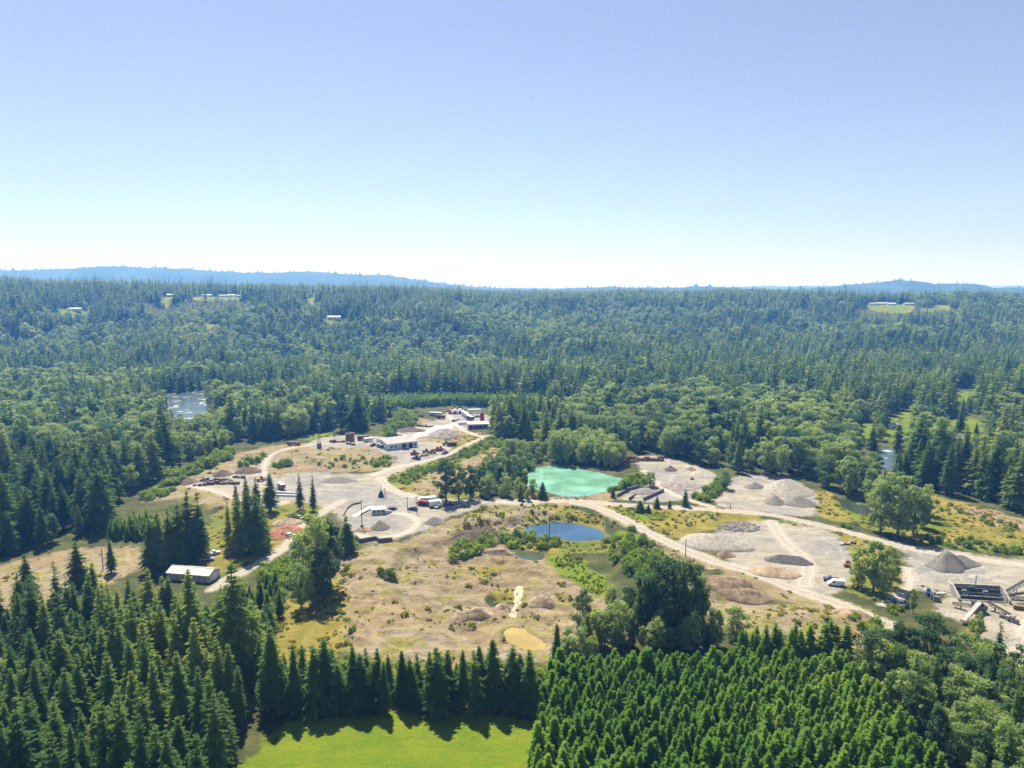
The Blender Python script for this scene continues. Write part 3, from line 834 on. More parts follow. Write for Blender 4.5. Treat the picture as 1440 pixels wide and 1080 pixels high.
# unit height prototypes are scaled by (height / H)
NEAR = {
 'fir': [(conifer(101 + i, 24., [4.5, 5.0, 3.9, 5.6, 4.6, 3.7][i], [34, 31, 36, 30, 33, 36][i], 8, 4, True, [.07, .04, .12, .03, .08, .16][i], .26, 1., [.05, .1, .12, .04, .2, .22][i]), 24.) for i in range(6)],
 'young': [(conifer(201 + i, 9., [2.2, 2.5, 1.9, 2.35][i], 20, 7, 3, True, .04, .12, 1.1, .05, .95), 9.) for i in range(4)],
 'leaf': [(broadleaf(301 + i, 18., [5.0, 4.2, 5.6, 3.6, 4.6, 3.3][i], [22, 20, 24, 20, 18, 22][i], 105, .62, [.04, .07, .03, .10, .03, .08][i], [1, 1.15, .95, 1.3, 1, 1.4][i]), 18.) for i in range(6)],
 'bush': [(shrub(401 + i, 3., [1.9, 2.3, 1.6][i], [8, 10, 7][i], 46, .42), 3.) for i in range(3)],
}
FAR = {
 'fir': [(conifer(151 + i, 24., [4.3, 5.0, 3.8, 5.3, 4.5][i], 17, 7, 2, False, [.08, .05, .16, .05, .1][i], .26, 1.7, .06), 24.) for i in range(5)],
 'young': [(conifer(251 + i, 9., [2.3, 2.6][i], 10, 6, 2, False, .04, .12, 1.8, .02), 9.) for i in range(2)],
 'leaf': [(broadleaf(351 + i, 18., [5.2, 4.4, 5.8, 3.8][i], 13, 34, 1.15, [.04, .06, .03, .08][i], [1, 1.15, .95, 1.3][i]), 18.) for i in range(4)],
 'bush': [(shrub(451, 3., 2.0, 6, 22, .7), 3.)],
}
NEAR['dark'] = NEAR['leaf']; FAR['dark'] = FAR['leaf']
M['weed'] = foliage('weeds', (.105, .125, .024), (.19, .19, .035), (.30, .25, .06), .35)
NEAR['weed'] = [(shrub(470 + i, 1., [1.3, .9][i], 4, 16, .42), 1.) for i in range(2)]; FAR['weed'] = NEAR['weed']
def stone_proto(seed):
    import bmesh
    q = np.random.default_rng(seed); bm = bmesh.new(); bmesh.ops.create_icosphere(bm, subdivisions=1, radius=.5)
    V = [(v.co.x * q.uniform(.7, 1.25), v.co.y * q.uniform(.7, 1.25), v.co.z * q.uniform(.5, .9)) for v in bm.verts]
    F = [tuple(v.index for v in f.verts) for f in bm.faces]; bm.free()
    return np.array(V), F, np.zeros((0, 3)), []
M['stone'] = surf('loose_stone', (.23, .195, .165), .95, 0, .35, .5)
NEAR['stone'] = [(stone_proto(480 + i), 1.) for i in range(3)]; FAR['stone'] = NEAR['stone']
KNAME = {'weed': 'weed', 'stone': 'stone', 'dark': 'broadleaf_tree', 'fir': 'fir_tree', 'young': 'young_fir_tree', 'leaf': 'broadleaf_tree', 'bush': 'shrub'}
BARK = {'weed': M['bark'], 'stone': M['bark'], 'dark': M['palebark'], 'fir': M['bark'], 'young': M['bark'], 'leaf': M['palebark'], 'bush': M['bark']}

# ------------------------------------------------------------------ where trees stand
T = []    # dicts: x y kind h w label group forced
def add(x, y, kind, h, w=1., label=None, group=None, forced=False, name=None):
    T.append(dict(x=float(x), y=float(y), k=kind, h=float(h), w=float(w), label=label, group=group, forced=forced, name=name))

def top_height(px, by, ty):
    """height of a tree whose foot is at by and whose tip at ty"""
    x, y = g(px, by)
    z0 = hz(x, y)
    a, dy, dz = ray(px, ty)
    return float(CAMZ + dz * (y / dy) - z0), x, y

SINGLE = [  # foot x, foot y, tip y, kind, width, label
 (422, 717, 664, 'fir', .62, 'slim fir, farther left of two lone firs beside the gravel yard'),
 (441, 719, 667, 'fir', .58, 'slim fir, farther right of two lone firs beside the gravel yard'),
 (381, 719, 664, 'fir', 1.15, 'broad dark fir at the right end of the clump on the yard edge'),
 (361, 716, 670, 'fir', .9, 'dark fir second from right in clump on the yard edge'),
 (347, 718, 669, 'fir', .85, 'dark fir third from right in clump on the yard edge'),
 (333, 720, 678, 'fir', .8, 'short fir at the left end of the clump on the yard edge'),
 (323, 772, 703, 'fir', .6, 'thin fir at left edge of the middle fir clump by the gate road'),
 (337, 776, 694, 'fir', .85, 'fir inside the middle clump by the gate road, left of centre'),
 (350, 780, 689, 'fir', .9, 'tallest fir of the middle clump by the gate road'),
 (363, 776, 692, 'fir', .85, 'fir at the right side of the middle clump by the gate road'),
 (372, 768, 703, 'fir', .8, 'short fir on the right edge of the middle clump by the gate road'),
 (268, 786, 686, 'fir', .85, 'tallest fir behind the grey metal shed'),
 (282, 783, 692, 'fir', .85, 'dark fir behind the shed, right of the tallest one'),
 (254, 792, 705, 'fir', .85, 'fir rising over the back corner of the grey shed'),
 (240, 796, 712, 'fir', .9, 'fir just left of the grey shed roof'),
 (226, 802, 715, 'fir', .9, 'second fir to the left of the grey shed roof'),
 (214, 806, 728, 'fir', .9, 'third fir to the left of the grey shed roof'),
 (488, 778, 725, 'fir', 1.25, 'dense dark lone fir beside the small gravel cone loop'),
 (448, 836, 715, 'leaf', .78, 'tall grey-green tree towering over the gate road thicket'),
 (465, 828, 726, 'dark', .75, 'tall broad tree at the right end of gate road thicket'),
 (428, 822, 742, 'leaf', .8, 'leafy tree at the left end of gate road thicket'),
 (424, 856, 790, 'leaf', .8, 'round-topped tree standing out at the edge of golden meadow'),
 (456, 846, 768, 'dark', .85, 'dark leafy tree in the thicket above the golden meadow'),
 (627, 705, 641, 'dark', 1.05, 'leftmost and tallest of three open-crowned trees shading parked trailers'),
 (645, 704, 648, 'leaf', .95, 'middle one of three open-crowned trees shading parked trailers'),
 (661, 703, 652, 'dark', 1.0, 'rightmost of three open-crowned trees shading parked trailers'),
 (732, 703, 679, 'fir', 1.1, 'small dark fir left of the turquoise pond shore'),
 (763, 701, 677, 'fir', 1.5, 'small dense dark conifer on the near shore of turquoise pond'),
 (749, 697, 671, 'leaf', .7, 'slim young tree against the turquoise water'),
 (742, 704, 686, 'leaf', 1.0, 'low round bright tree between two conifers on pond shore'),
 (915, 684, 662, 'leaf', 1.1, 'small round tree above the concrete aggregate bays'),
 (964, 712, 687, 'fir', .95, 'lone fir beside the road in front of the rubble heap'),
 (924, 714, 697, 'fir', 1.5, 'small conifer on the verge below the aggregate bays'),
 (942, 715, 703, 'fir', 1.5, 'tiny conifer on the verge right of the aggregate bays'),
 (900, 720, 703, 'fir', 1.9, 'larger of two small conifers on the grass triangle corner'),
 (912, 721, 709, 'fir', 1.8, 'smaller of two small conifers on the grass triangle corner'),
 (862, 700, 684, 'fir', 1.2, 'small dark conifer right of the pond, nearest the bays'),
 (878, 691, 675, 'fir', 1.4, 'small dark conifer on the bank right of the pond'),
 (1018, 687, 657, 'leaf', .95, 'lone tree at the corner of the pale gravel yard'),
 (1206, 826, 766, 'leaf', .95, 'left tree of the round clump beside parked pickups'),
 (1228, 832, 757, 'leaf', 1.0, 'tallest tree of the round clump beside parked pickups'),
 (1252, 826, 766, 'leaf', .95, 'right tree of the round clump beside parked pickups'),
 (1240, 838, 780, 'leaf', .9, 'front tree of the round clump beside parked pickups'),
 (1238, 748, 672, 'leaf', .95, 'left tree of the big clump beyond the loop road'),
 (1262, 754, 664, 'leaf', 1.0, 'tallest tree of the big clump beyond the loop road'),
 (1284, 750, 680, 'leaf', .95, 'right tree of the big clump beyond the loop road'),
 (1300, 742, 694, 'leaf', .85, 'low tree at the right end of clump beyond the loop road'),
 (1226, 632, 594, 'fir', 1.1, 'broad dark fir standing on the river lawn across the water'),
 (1290, 672, 580, 'fir', 1.0, 'huge fir towering beside the river lawn'),
 (1262, 634, 586, 'fir', 1.0, 'dark fir behind the huge fir near the river lawn'),
 (1326, 636, 588, 'fir', 1.1, 'broad fir between the two river lawns'),
 (1350, 607, 576, 'fir', 1.3, 'cone-shaped fir on the farther river lawn'),
 (1372, 614, 592, 'fir', .9, 'small fir at the right edge of farther river lawn'),
 (818, 900, 826, 'dark', .62, 'narrow grey-green tree at the edge of the excavation'),
 (858, 892, 822, 'leaf', .62, 'narrow pale tree left of the dark central grove'),
 (925, 895, 782, 'dark', .66, 'left tall tree of the dark central grove'),
 (950, 900, 776, 'dark', .66, 'tallest tree of the dark central grove'),
 (972, 893, 786, 'dark', .66, 'right tall tree of the dark central grove'),
 (905, 890, 808, 'dark', .7, 'low left tree of the dark central grove'),
 (940, 884, 792, 'dark', .7, 'rear tree of the dark central grove'),
 (1005, 908, 852, 'leaf', 1.0, 'pale willow-like tree left of the hedge behind the plantation'),
 (1035, 902, 850, 'leaf', 1.05, 'pale rounded tree touching the hedge behind the plantation'),
 (870, 905, 840, 'leaf', 1.0, 'bushy tree in front of the dark central grove'),
 (840, 908, 855, 'leaf', 1.1, 'low bushy tree between excavation and central grove'),
 (1308, 938, 858, 'dark', 1.05, 'large bluish green tree left of the screening plant'),
 (1240, 948, 880, 'dark', .95, 'rounded blue-green tree at the left end of lower right wood'),
 (1262, 905, 872, 'fir', 1.3, 'small dark conifer near two white cars'),
 (1403, 925, 896, 'fir', 1.5, 'small conifer beside the sandy track at right edge'),
 (1283, 862, 826, 'leaf', .7, 'slender tree beside the boulders left of screening plant'),
 (1375, 905, 858, 'leaf', .6, 'light green sapling below the discharge conveyor'),
 (40, 842, 777, 'fir', .9, 'lone fir at the edge of the bare field, farthest left'),
 (110, 826, 760, 'fir', 1.1, 'broad lone fir on the bare field edge'),
 (157, 806, 756, 'fir', .8, 'slim lone fir on the bare field beside dead poles'),
 (29, 866, 805, 'fir', .9, 'fir in front of the bare field near left margin'),
 (135, 868, 790, 'fir', .85, 'thin fir between the bare field and the dense stand'),
 (384, 1000, 880, 'fir', .9, 'tall ragged fir at the corner of lawn and golden meadow'),
]
for (bx, by, ty, k, w, lab) in SINGLE:
    h, x, y = top_height(bx, by, ty)
    add(x, y, k, max(3.5, h), w * (1.5 if k == 'fir' else 1.15), lab, None, True)

# the row of firs along the far edge of the lawn
ORD = ['first', 'second', 'third', 'fourth', 'fifth', 'sixth', 'seventh', 'eighth', 'ninth', 'tenth', 'eleventh', 'twelfth', 'thirteenth', 'fourteenth', 'fifteenth', 'sixteenth', 'seventeenth', 'eighteenth', 'nineteenth', 'twentieth']
for i, bx in enumerate(np.linspace(402, 744, 20)):
    tip = [915, 908, 903, 898, 920, 900, 918, 905, 925, 900, 922, 912, 905, 900, 915, 908, 900, 916, 905, 912][i] + 4
    h, x, y = top_height(bx + rng.uniform(-6, 6), 1000 + rng.uniform(-8, 5), tip + rng.uniform(-8, 12))
    add(x, y, 'fir', h, rng.uniform(1.05, 1.7), f'{ORD[i]} fir from the left in the row behind the lawn', 'fir row along the lawn', True)

def zone_pts(P, sp, jit=.42, seed=0):
    r = np.random.default_rng(seed)
    lo, hi = P.min(0), P.max(0)
    X, Y = np.meshgrid(np.arange(lo[0], hi[0], sp), np.arange(lo[1], hi[1], sp * .87))
    X = X + (np.arange(Y.shape[0]) % 2)[:, None] * sp * .5
    X = X + r.uniform(-jit, jit, X.shape) * sp; Y = Y + r.uniform(-jit, jit, Y.shape) * sp
    x, y = X.ravel(), Y.ravel()
    m = inside(x, y, P)
    return x[m], y[m]

def zone(poly, sp, mix, labels, group, seed, z=None, jit=.42, keep=None):
    """mix: list of (weight, kind, hmin, hmax, wmin, wmax)"""
    P = gp(poly, z)
    r = np.random.default_rng(seed)
    x, y = zone_pts(P, sp, jit, seed)
    ws = np.array([m[0] for m in mix]); ws = ws / ws.sum()
    for a, b in zip(x, y):
        if keep is not None and not keep(a, b): continue
        m = mix[r.choice(len(mix), p=ws)]
        add(a, b, m[1], r.uniform(m[2], m[3]) * (1 + (.22 if m[1] == 'young' else .1) * float(fbm(np.array(a / 13), np.array(b / 13), 123, 2))), r.uniform(m[4], m[5]), labels.get(m[1]), group)

def near_sheet(a, b):
    """keep trees off gravel, road and water"""
    A = np.array([a]); B = np.array([b])
    for P, _ in WATERS.values():
        if sd_poly(A, B, P)[0] > -1.5: return False
    for P, w in ROAD.values():
        if sd_line(A, B, P, w)[0] > -1.5: return False
    for P in GRAVEL.values():
        if sd_poly(A, B, P)[0] > -.5: return False
    return True

zone([(-330, 1500), (-330, 880), (0, 884), (100, 884), (190, 868), (232, 872), (300, 905), (340, 930), (366, 950), (376, 975), (352, 1010), (318, 1080), (230, 1500)], 6.2,
     [(.40, 'fir', 19, 27, .9, 1.2), (.26, 'fir', 13, 19, 1.0, 1.4), (.26, 'fir', 9, 15, 1.2, 1.6), (.08, 'leaf', 8, 13, .8, 1.1)],
     {'fir': 'fir in the dense lower left stand', 'leaf': 'leafy tree amid the lower left firs'}, 'dense fir stand at lower left', 1)
zone([(235, 866), (262, 872), (300, 868), (335, 852), (352, 840), (392, 830), (400, 852), (384, 895), (366, 950), (340, 930), (300, 905), (235, 872)], 4.6,
     [(.8, 'fir', 7, 10.5, 1.3, 1.7), (.2, 'leaf', 5, 7, .9, 1.2)], {'fir': 'small fir between grey shed and stand', 'leaf': 'small leafy tree near the gate road'}, 'small firs before the grey shed', 2, keep=near_sheet)
zone([(360, 806), (415, 786), (430, 800), (420, 830), (385, 838)], 4.0, [(1, 'bush', 3, 5.5, .9, 1.3)], {'bush': 'light bush below the gate road'}, 'bushes below the gate road', 3, keep=near_sheet)
zone([(760, 930), (860, 912), (1000, 908), (1190, 915), (1236, 962), (1290, 1020), (1365, 1100), (1560, 1560), (690, 1560), (746, 1080), (752, 985)], 2.75,
     [(.72, 'young', 6.5, 9.6, .95, 1.35), (.28, 'young', 4.2, 11.5, .9, 1.5)], {'young': 'young fir in the bottom plantation'}, 'young fir plantation', 4, z=8., jit=.6)
zone([(1040, 918), (1185, 918), (1190, 925), (1040, 926)], 2.6, [(1, 'young', 9.5, 11.5, 1.1, 1.3)], {'young': 'dense conifer in hedge behind the plantation'}, 'hedge behind the plantation', 5)
zone([(1215, 955), (1245, 935), (1330, 950), (1400, 945), (1500, 950), (1800, 950), (1800, 1560), (1620, 1560), (1440, 1220), (1365, 1110), (1285, 1030), (1235, 975)], 5.2,
     [(.52, 'leaf', 9, 16, .8, 1.2), (.28, 'dark', 10, 17, .8, 1.1), (.1, 'fir', 12, 19, .8, 1.1), (.1, 'leaf', 5, 9, 1., 1.3)],
     {'dark': 'leafy tree in the lower right wood', 'leaf': 'leafy tree in the lower right wood', 'fir': 'dark fir in the lower right wood'}, 'leafy wood at lower right', 6)
zone([(780, 925), (860, 905), (1000, 900), (1010, 915), (860, 920), (775, 950)], 4.4, [(.55, 'leaf', 8, 14, .9, 1.2), (.45, 'fir', 9, 15, 1., 1.4)],
     {'leaf': 'leafy tree between excavation and plantation', 'fir': 'conifer between excavation and plantation'}, 'belt above the plantation', 7)
zone([(880, 872), (990, 868), (995, 890), (900, 898)], 4.8, [(.4, 'dark', 14, 22, .7, .95), (.35, 'leaf', 13, 21, .7, .95), (.25, 'fir', 14, 20, .9, 1.2)], {'leaf': 'pale leafy tree packed inside the central grove', 'dark': 'leafy tree packed inside the central grove', 'fir': 'fir packed inside the dark central grove'}, 'dark central grove', 8)
zone([(662, 704), (758, 705), (748, 690), (722, 676), (690, 662), (672, 672), (668, 690)], 5.4, [(.45, 'leaf', 9, 15, .7, 1.), (.3, 'dark', 10, 16, .7, 1.), (.25, 'leaf', 6, 9, .9, 1.2)], {'dark': 'young alder left of the turquoise pond', 'leaf': 'young alder left of the turquoise pond'}, 'alders left of pond', 9, keep=near_sheet)
zone([(690, 662), (722, 676), (745, 668), (770, 648), (790, 636), (720, 634), (700, 645)], 6.0, [(.6, 'leaf', 8, 14, .8, 1.1), (.4, 'bush', 3, 6, 1, 1.4)], {'leaf': 'leafy tree in thicket behind turquoise pond', 'bush': 'bright bush in the thicket behind the turquoise pond'}, 'thicket behind the pond', 10, keep=near_sheet)
zone([(772, 651), (868, 660), (880, 648), (862, 640), (780, 634)], 5.6, [(1, 'leaf', 14, 21, .8, 1.05)], {'leaf': 'pale alder on far shore of turquoise pond'}, 'alders on far pond shore', 11, keep=near_sheet)
zone([(1185, 705), (1230, 728), (1300, 745), (1310, 728), (1270, 700), (1240, 690)], 7.0, [(.7, 'leaf', 10, 18, .8, 1.1), (.3, 'bush', 3, 6, 1, 1.4)], {'leaf': 'leafy tree beside the dark slough', 'bush': 'bush beside the dark slough in the right meadow'}, 'trees by the slough', 12, keep=near_sheet)
zone([(150, 748), (215, 738), (222, 756), (160, 762)], 3.6, [(1, 'young', 8, 11, .9, 1.2)], {'young': 'young conifer behind the bare field'}, 'young conifers behind the bare field', 13)
zone([(120, 1000), (121, 1000), (121, 1001)], 5, [(1, 'fir', 20, 21, 1, 1)], {}, None, 14)

zone([(396, 994), (748, 994), (748, 978), (396, 978)], 4.6, [(1, 'fir', 11, 17, 1.1, 1.6)], {'fir': 'shorter fir behind the lawn row'}, 'rear of the lawn fir row', 15)
STRIP = [(505, 568), (560, 563), (640, 560), (760, 560), (770, 574), (700, 577), (694, 572), (640, 570), (560, 574), (530, 584)]
zone(STRIP, 4.6, [(1, 'young', 8, 11.5, 1.0, 1.3)], {}, None, 16)
STRIP = gp(STRIP)
BUSHES = [
 ([(200, 702), (240, 672), (300, 646), (330, 636), (322, 646), (270, 668), (225, 705)], 4.6, 3, 6.5, 'bright bush on bank left of quarry'),
 ([(540, 606), (560, 580), (588, 584), (580, 602), (545, 622)], 4.6, 3, 6, 'bright bush below the rusty scrap line'),
 ([(628, 772), (650, 752), (690, 738), (700, 756), (680, 772), (640, 782)], 3.2, 2.4, 5, 'green bush on steep excavation bank'),
 ([(700, 752), (735, 744), (790, 754), (780, 764), (720, 764)], 3.4, 2, 4, 'green bush between blue pond and marsh'),
 ([(845, 756), (900, 742), (925, 765), (960, 815), (930, 835), (880, 810), (860, 780)], 3.6, 2, 5, 'bush in thicket right of blue pond'),
 ([(775, 778), (800, 768), (850, 805), (862, 830), (830, 822)], 1.9, .5, 1.1, 'low creeper on bright green slope'),
 ([(965, 706), (1000, 680), (1022, 672), (1024, 686), (985, 712)], 3.0, 2, 4, 'dense bush beside the pale gravel yard'),
 ([(838, 696), (905, 682), (920, 672), (912, 668), (870, 680), (836, 692)], 3.2, 2, 4.5, 'bush between pond and aggregate bays'),
 ([(560, 676), (575, 662), (640, 648), (648, 652), (600, 668), (570, 684)], 3.6, 1.5, 3, 'bush inside the yard road bend'),
 ([(640, 640), (690, 618), (730, 620), (720, 632), (690, 628), (655, 646)], 4.2, 2, 4.5, 'bush above the tan clearing'),
 ([(1150, 735), (1195, 740), (1205, 748), (1160, 742)], 4.0, 1.5, 2.6, 'small bush on the loop road verge'),
 ([(1290, 762), (1340, 770), (1440, 784), (1440, 776), (1350, 758), (1300, 750)], 4.2, 1.6, 3.6, 'bush beyond the steep gravel cone'),
 ([(1195, 862), (1225, 865), (1235, 885), (1210, 895), (1195, 880)], 3.6, 2, 4.5, 'bush near the end of the haul road'),
 ([(1240, 850), (1270, 842), (1280, 858), (1255, 868)], 3.2, 1.6, 3.2, 'bush behind the two white cars'),
 ([(1360, 880), (1395, 885), (1400, 905), (1370, 905)], 3.4, 2, 4.5, 'light green bush below the conveyors'),
 ([(430, 858), (470, 845), (500, 880), (490, 930), (470, 935), (482, 890)], 4.6, 1.0, 2.2, 'low bush along the excavation margin'),
 ([(410, 960), (480, 935), (600, 940), (760, 930), (780, 950), (740, 980), (420, 990)], 4.8, 1.6, 4.0, 'bush behind the lawn fir row'),
 ([(532, 806), (556, 802), (560, 810), (538, 814)], 2.2, 1.6, 2.6, 'dense low bush on excavation slope'),
 ([(440, 660), (470, 648), (530, 640), (545, 650), (500, 660)], 7., 1.2, 3, 'bush on mound left of workshop'),
 ([(520, 650), (548, 644), (552, 655), (528, 658)], 3.6, 2, 3.6, 'green bush at the yard mound tip'),
 ([(335, 655), (370, 640), (372, 650), (345, 660)], 4.2, 2, 4.2, 'round bush beside the west track'),
 ([(384, 655), (408, 648), (410, 655), (390, 660)], 3.6, 2.6, 4.4, 'dark bush inside the bend of the west track'),
 ([(680, 715), (745, 706), (785, 712), (760, 722), (700, 728)], 5.5, .8, 2, 'scrub on bank above the blue pond'),
 ([(800, 712), (845, 716), (880, 740), (860, 745), (835, 728)], 5., .8, 1.8, 'scrub along the haul road verge'),
 ([(905, 740), (960, 724), (1020, 722), (960, 748)], 6., .8, 1.6, 'scrub on the dry grass triangle'),
 ([(1310, 700), (1370, 722), (1440, 745), (1440, 752), (1360, 732), (1300, 712)], 5., 1.2, 2.6, 'low bush across the right meadow'),
 ([(395, 730), (450, 720), (462, 726), (440, 735)], 5., 1.4, 3, 'bush at the foot of the two lone firs'),
 ([(470, 800), (490, 790), (500, 800), (480, 820)], 5., 1.2, 2.2, 'bush on the slope under the dense lone fir'),
]
for i, (P, sp, h0, h1, lab) in enumerate(BUSHES):
    drop = np.random.default_rng(900 + i)
    zone(P, sp * .85, [(.45, 'bush', h0 * .6, h1 * .7, .9, 1.9), (.4, 'bush', h0, h1, .8, 1.3), (.15, 'bush', h1, h1 * 1.25, .7, 1.0)], {'bush': lab}, lab, 40 + i,
         keep=lambda a, b: near_sheet(a, b) and float(fbm(np.array(a / 11), np.array(b / 11), 90, 2)) > drop.uniform(-.75, .35) - .25, jit=.5)

def strew(polys, n, kind, h0, h1, w0, w1, seed, clump=12., thr=0.):
    q = np.random.default_rng(seed)
    for P in polys:
        lo, hi = P.min(0), P.max(0); m = int(n * (hi[0] - lo[0]) * (hi[1] - lo[1]) / 1000.)
        x = q.uniform(lo[0], hi[0], m); y = q.uniform(lo[1], hi[1], m)
        ok = inside(x, y, P) & (fbm(x / clump, y / clump, seed, 3) > thr + q.normal(0, .12, m))
        for Q, _ in WATERS.values(): ok &= sd_poly(x, y, Q) < -.8
        for Q, w in ROAD.values(): ok &= sd_line(x, y, Q, w) < .4
        if kind == 'weed':
            for Q in GRAVEL.values(): ok &= sd_poly(x, y, Q) < .5
        for a, b in zip(x[ok], y[ok]): add(a, b, kind, q.uniform(h0, h1) * (1 if q.random() < .85 else 1.7), q.uniform(w0, w1))
lawnless = [P for k, P in GREEN.items() if k not in ('lawn', 'r1', 'r2', 'r3', 'r4')]
strew(list(DRY.values()) + list(DRY2.values()), 95, 'weed', .35, .9, 1.0, 1.8, 501, 14., -.05)
strew(lawnless, 110, 'weed', .4, 1.1, 1.0, 1.8, 502, 12., -.1)
strew(list(DIRT.values()), 45, 'weed', .3, .8, 1.0, 1.8, 503, 13., .12)
strew(list(DIRT.values()), 38, 'stone', .25, .8, .9, 1.5, 504, 9., .08)
strew(list(GRAVEL.values()), 16, 'stone', .2, .6, .9, 1.5, 505, 10., .15)

# the forest beyond: everything in the valley outside the open ground
OPEN = gp([(-80, 892), (-80, 800), (0, 790), (60, 772), (145, 750), (185, 692), (232, 668), (262, 652), (322, 630), (380, 619), (440, 609), (520, 603), (543, 588), (560, 576), (620, 572), (690, 574), (694, 610), (698, 618), (760, 630), (790, 634), (868, 636), (920, 636), (962, 648), (1012, 660), (1042, 666), (1108, 668), (1152, 684), (1200, 700), (1240, 690), (1300, 688), (1345, 702), (1440, 722), (1700, 770), (1700, 960), (1240, 960), (1190, 918), (1000, 918), (860, 930), (760, 945), (752, 1002), (752, 1700), (150, 1700), (330, 1080), (390, 1000), (352, 900), (230, 860), (0, 900)])
HOLES = [gp(p) for p in (
 [(1196, 594), (1232, 594), (1234, 654), (1204, 648)],
 [(1243, 592), (1288, 570), (1290, 588), (1274, 668), (1236, 672)],
 [(1322, 588), (1384, 582), (1392, 612), (1376, 664), (1326, 664)],
 [(1338, 545), (1374, 545), (1374, 572), (1338, 572)],
)]
LOWZ = [  # pixel polygons on the ground where only low growth stands
 ([(205, 428), (250, 430), (270, 423), (352, 423), (356, 444), (280, 450), (205, 450)], .26),
 ([(1200, 437), (1350, 435), (1352, 456), (1200, 458)], .24),
 ([(225, 585), (320, 578), (330, 640), (245, 655)], .48),
 ([(425, 428), (450, 428), (450, 446), (425, 446)], .4),
 ([(280, 462), (315, 462), (315, 480), (280, 480)], .4),
 ([(55, 442), (130, 440), (130, 456), (55, 456)], .4),
 ([(450, 455), (490, 454), (490, 470), (450, 470)], .4),
 ([(1190, 655), (1280, 655), (1280, 700), (1200, 700)], .6),
 ([(1330, 622), (1392, 618), (1392, 655), (1330, 655)], .6),
 ([(1338, 570), (1376, 570), (1376, 600), (1338, 600)], .6),
]
LOWZ = [(gp(p), f) for p, f in LOWZ]
# leafy (positive) or coniferous (negative) stands, pixel blobs: x, y, rx, ry, bias
STANDS = [(110, 590, 150, 45, .65), (180, 640, 90, 40, .5), (60, 690, 90, 60, -.2), (330, 590, 60, 25, .3), (420, 585, 60, 28, -.25), (500, 590, 50, 20, -.1), (30, 735, 110, 40, -.5),
          (640, 568, 130, 10, -1.2), (780, 560, 60, 20, -.5), (560, 500, 260, 22, .45), (720, 470, 160, 30, .4), (980, 590, 140, 26, .8), (900, 620, 160, 22, .7), (1150, 650, 90, 40, .75),
          (1150, 540, 260, 36, -1.0), (1350, 540, 130, 60, -.8), (1280, 470, 140, 26, .6), (880, 450, 50, 30, .4), (1000, 470, 70, 25, .2), (160, 480, 200, 18, .5), (330, 465, 90, 20, .6),
          (100, 410, 260, 22, -1.0), (420, 420, 200, 20, -.8), (620, 430, 120, 25, -.3), (800, 420, 120, 20, -.6), (1050, 425, 120, 20, -.2), (150, 520, 200, 12, -.6), (420, 510, 60, 20, .4), (1380, 660, 90, 40, .1), (760, 520, 80, 14, -.2), (860, 500, 60, 20, -.6)]
HOUSES = [g(a, b) for a, b in ((242, 417), (251, 415.5), (260, 412.5), (281, 417), (292, 417), (316, 417.5), (326, 417), (338, 418), (106, 437), (189, 410), (434, 446), (470, 448), (268, 459), (1183, 427), (1228, 429), (1240, 428.5), (1253, 429), (1278, 429), (1300, 429), (1012, 421), (1055, 423), (700, 421), (724, 420))]
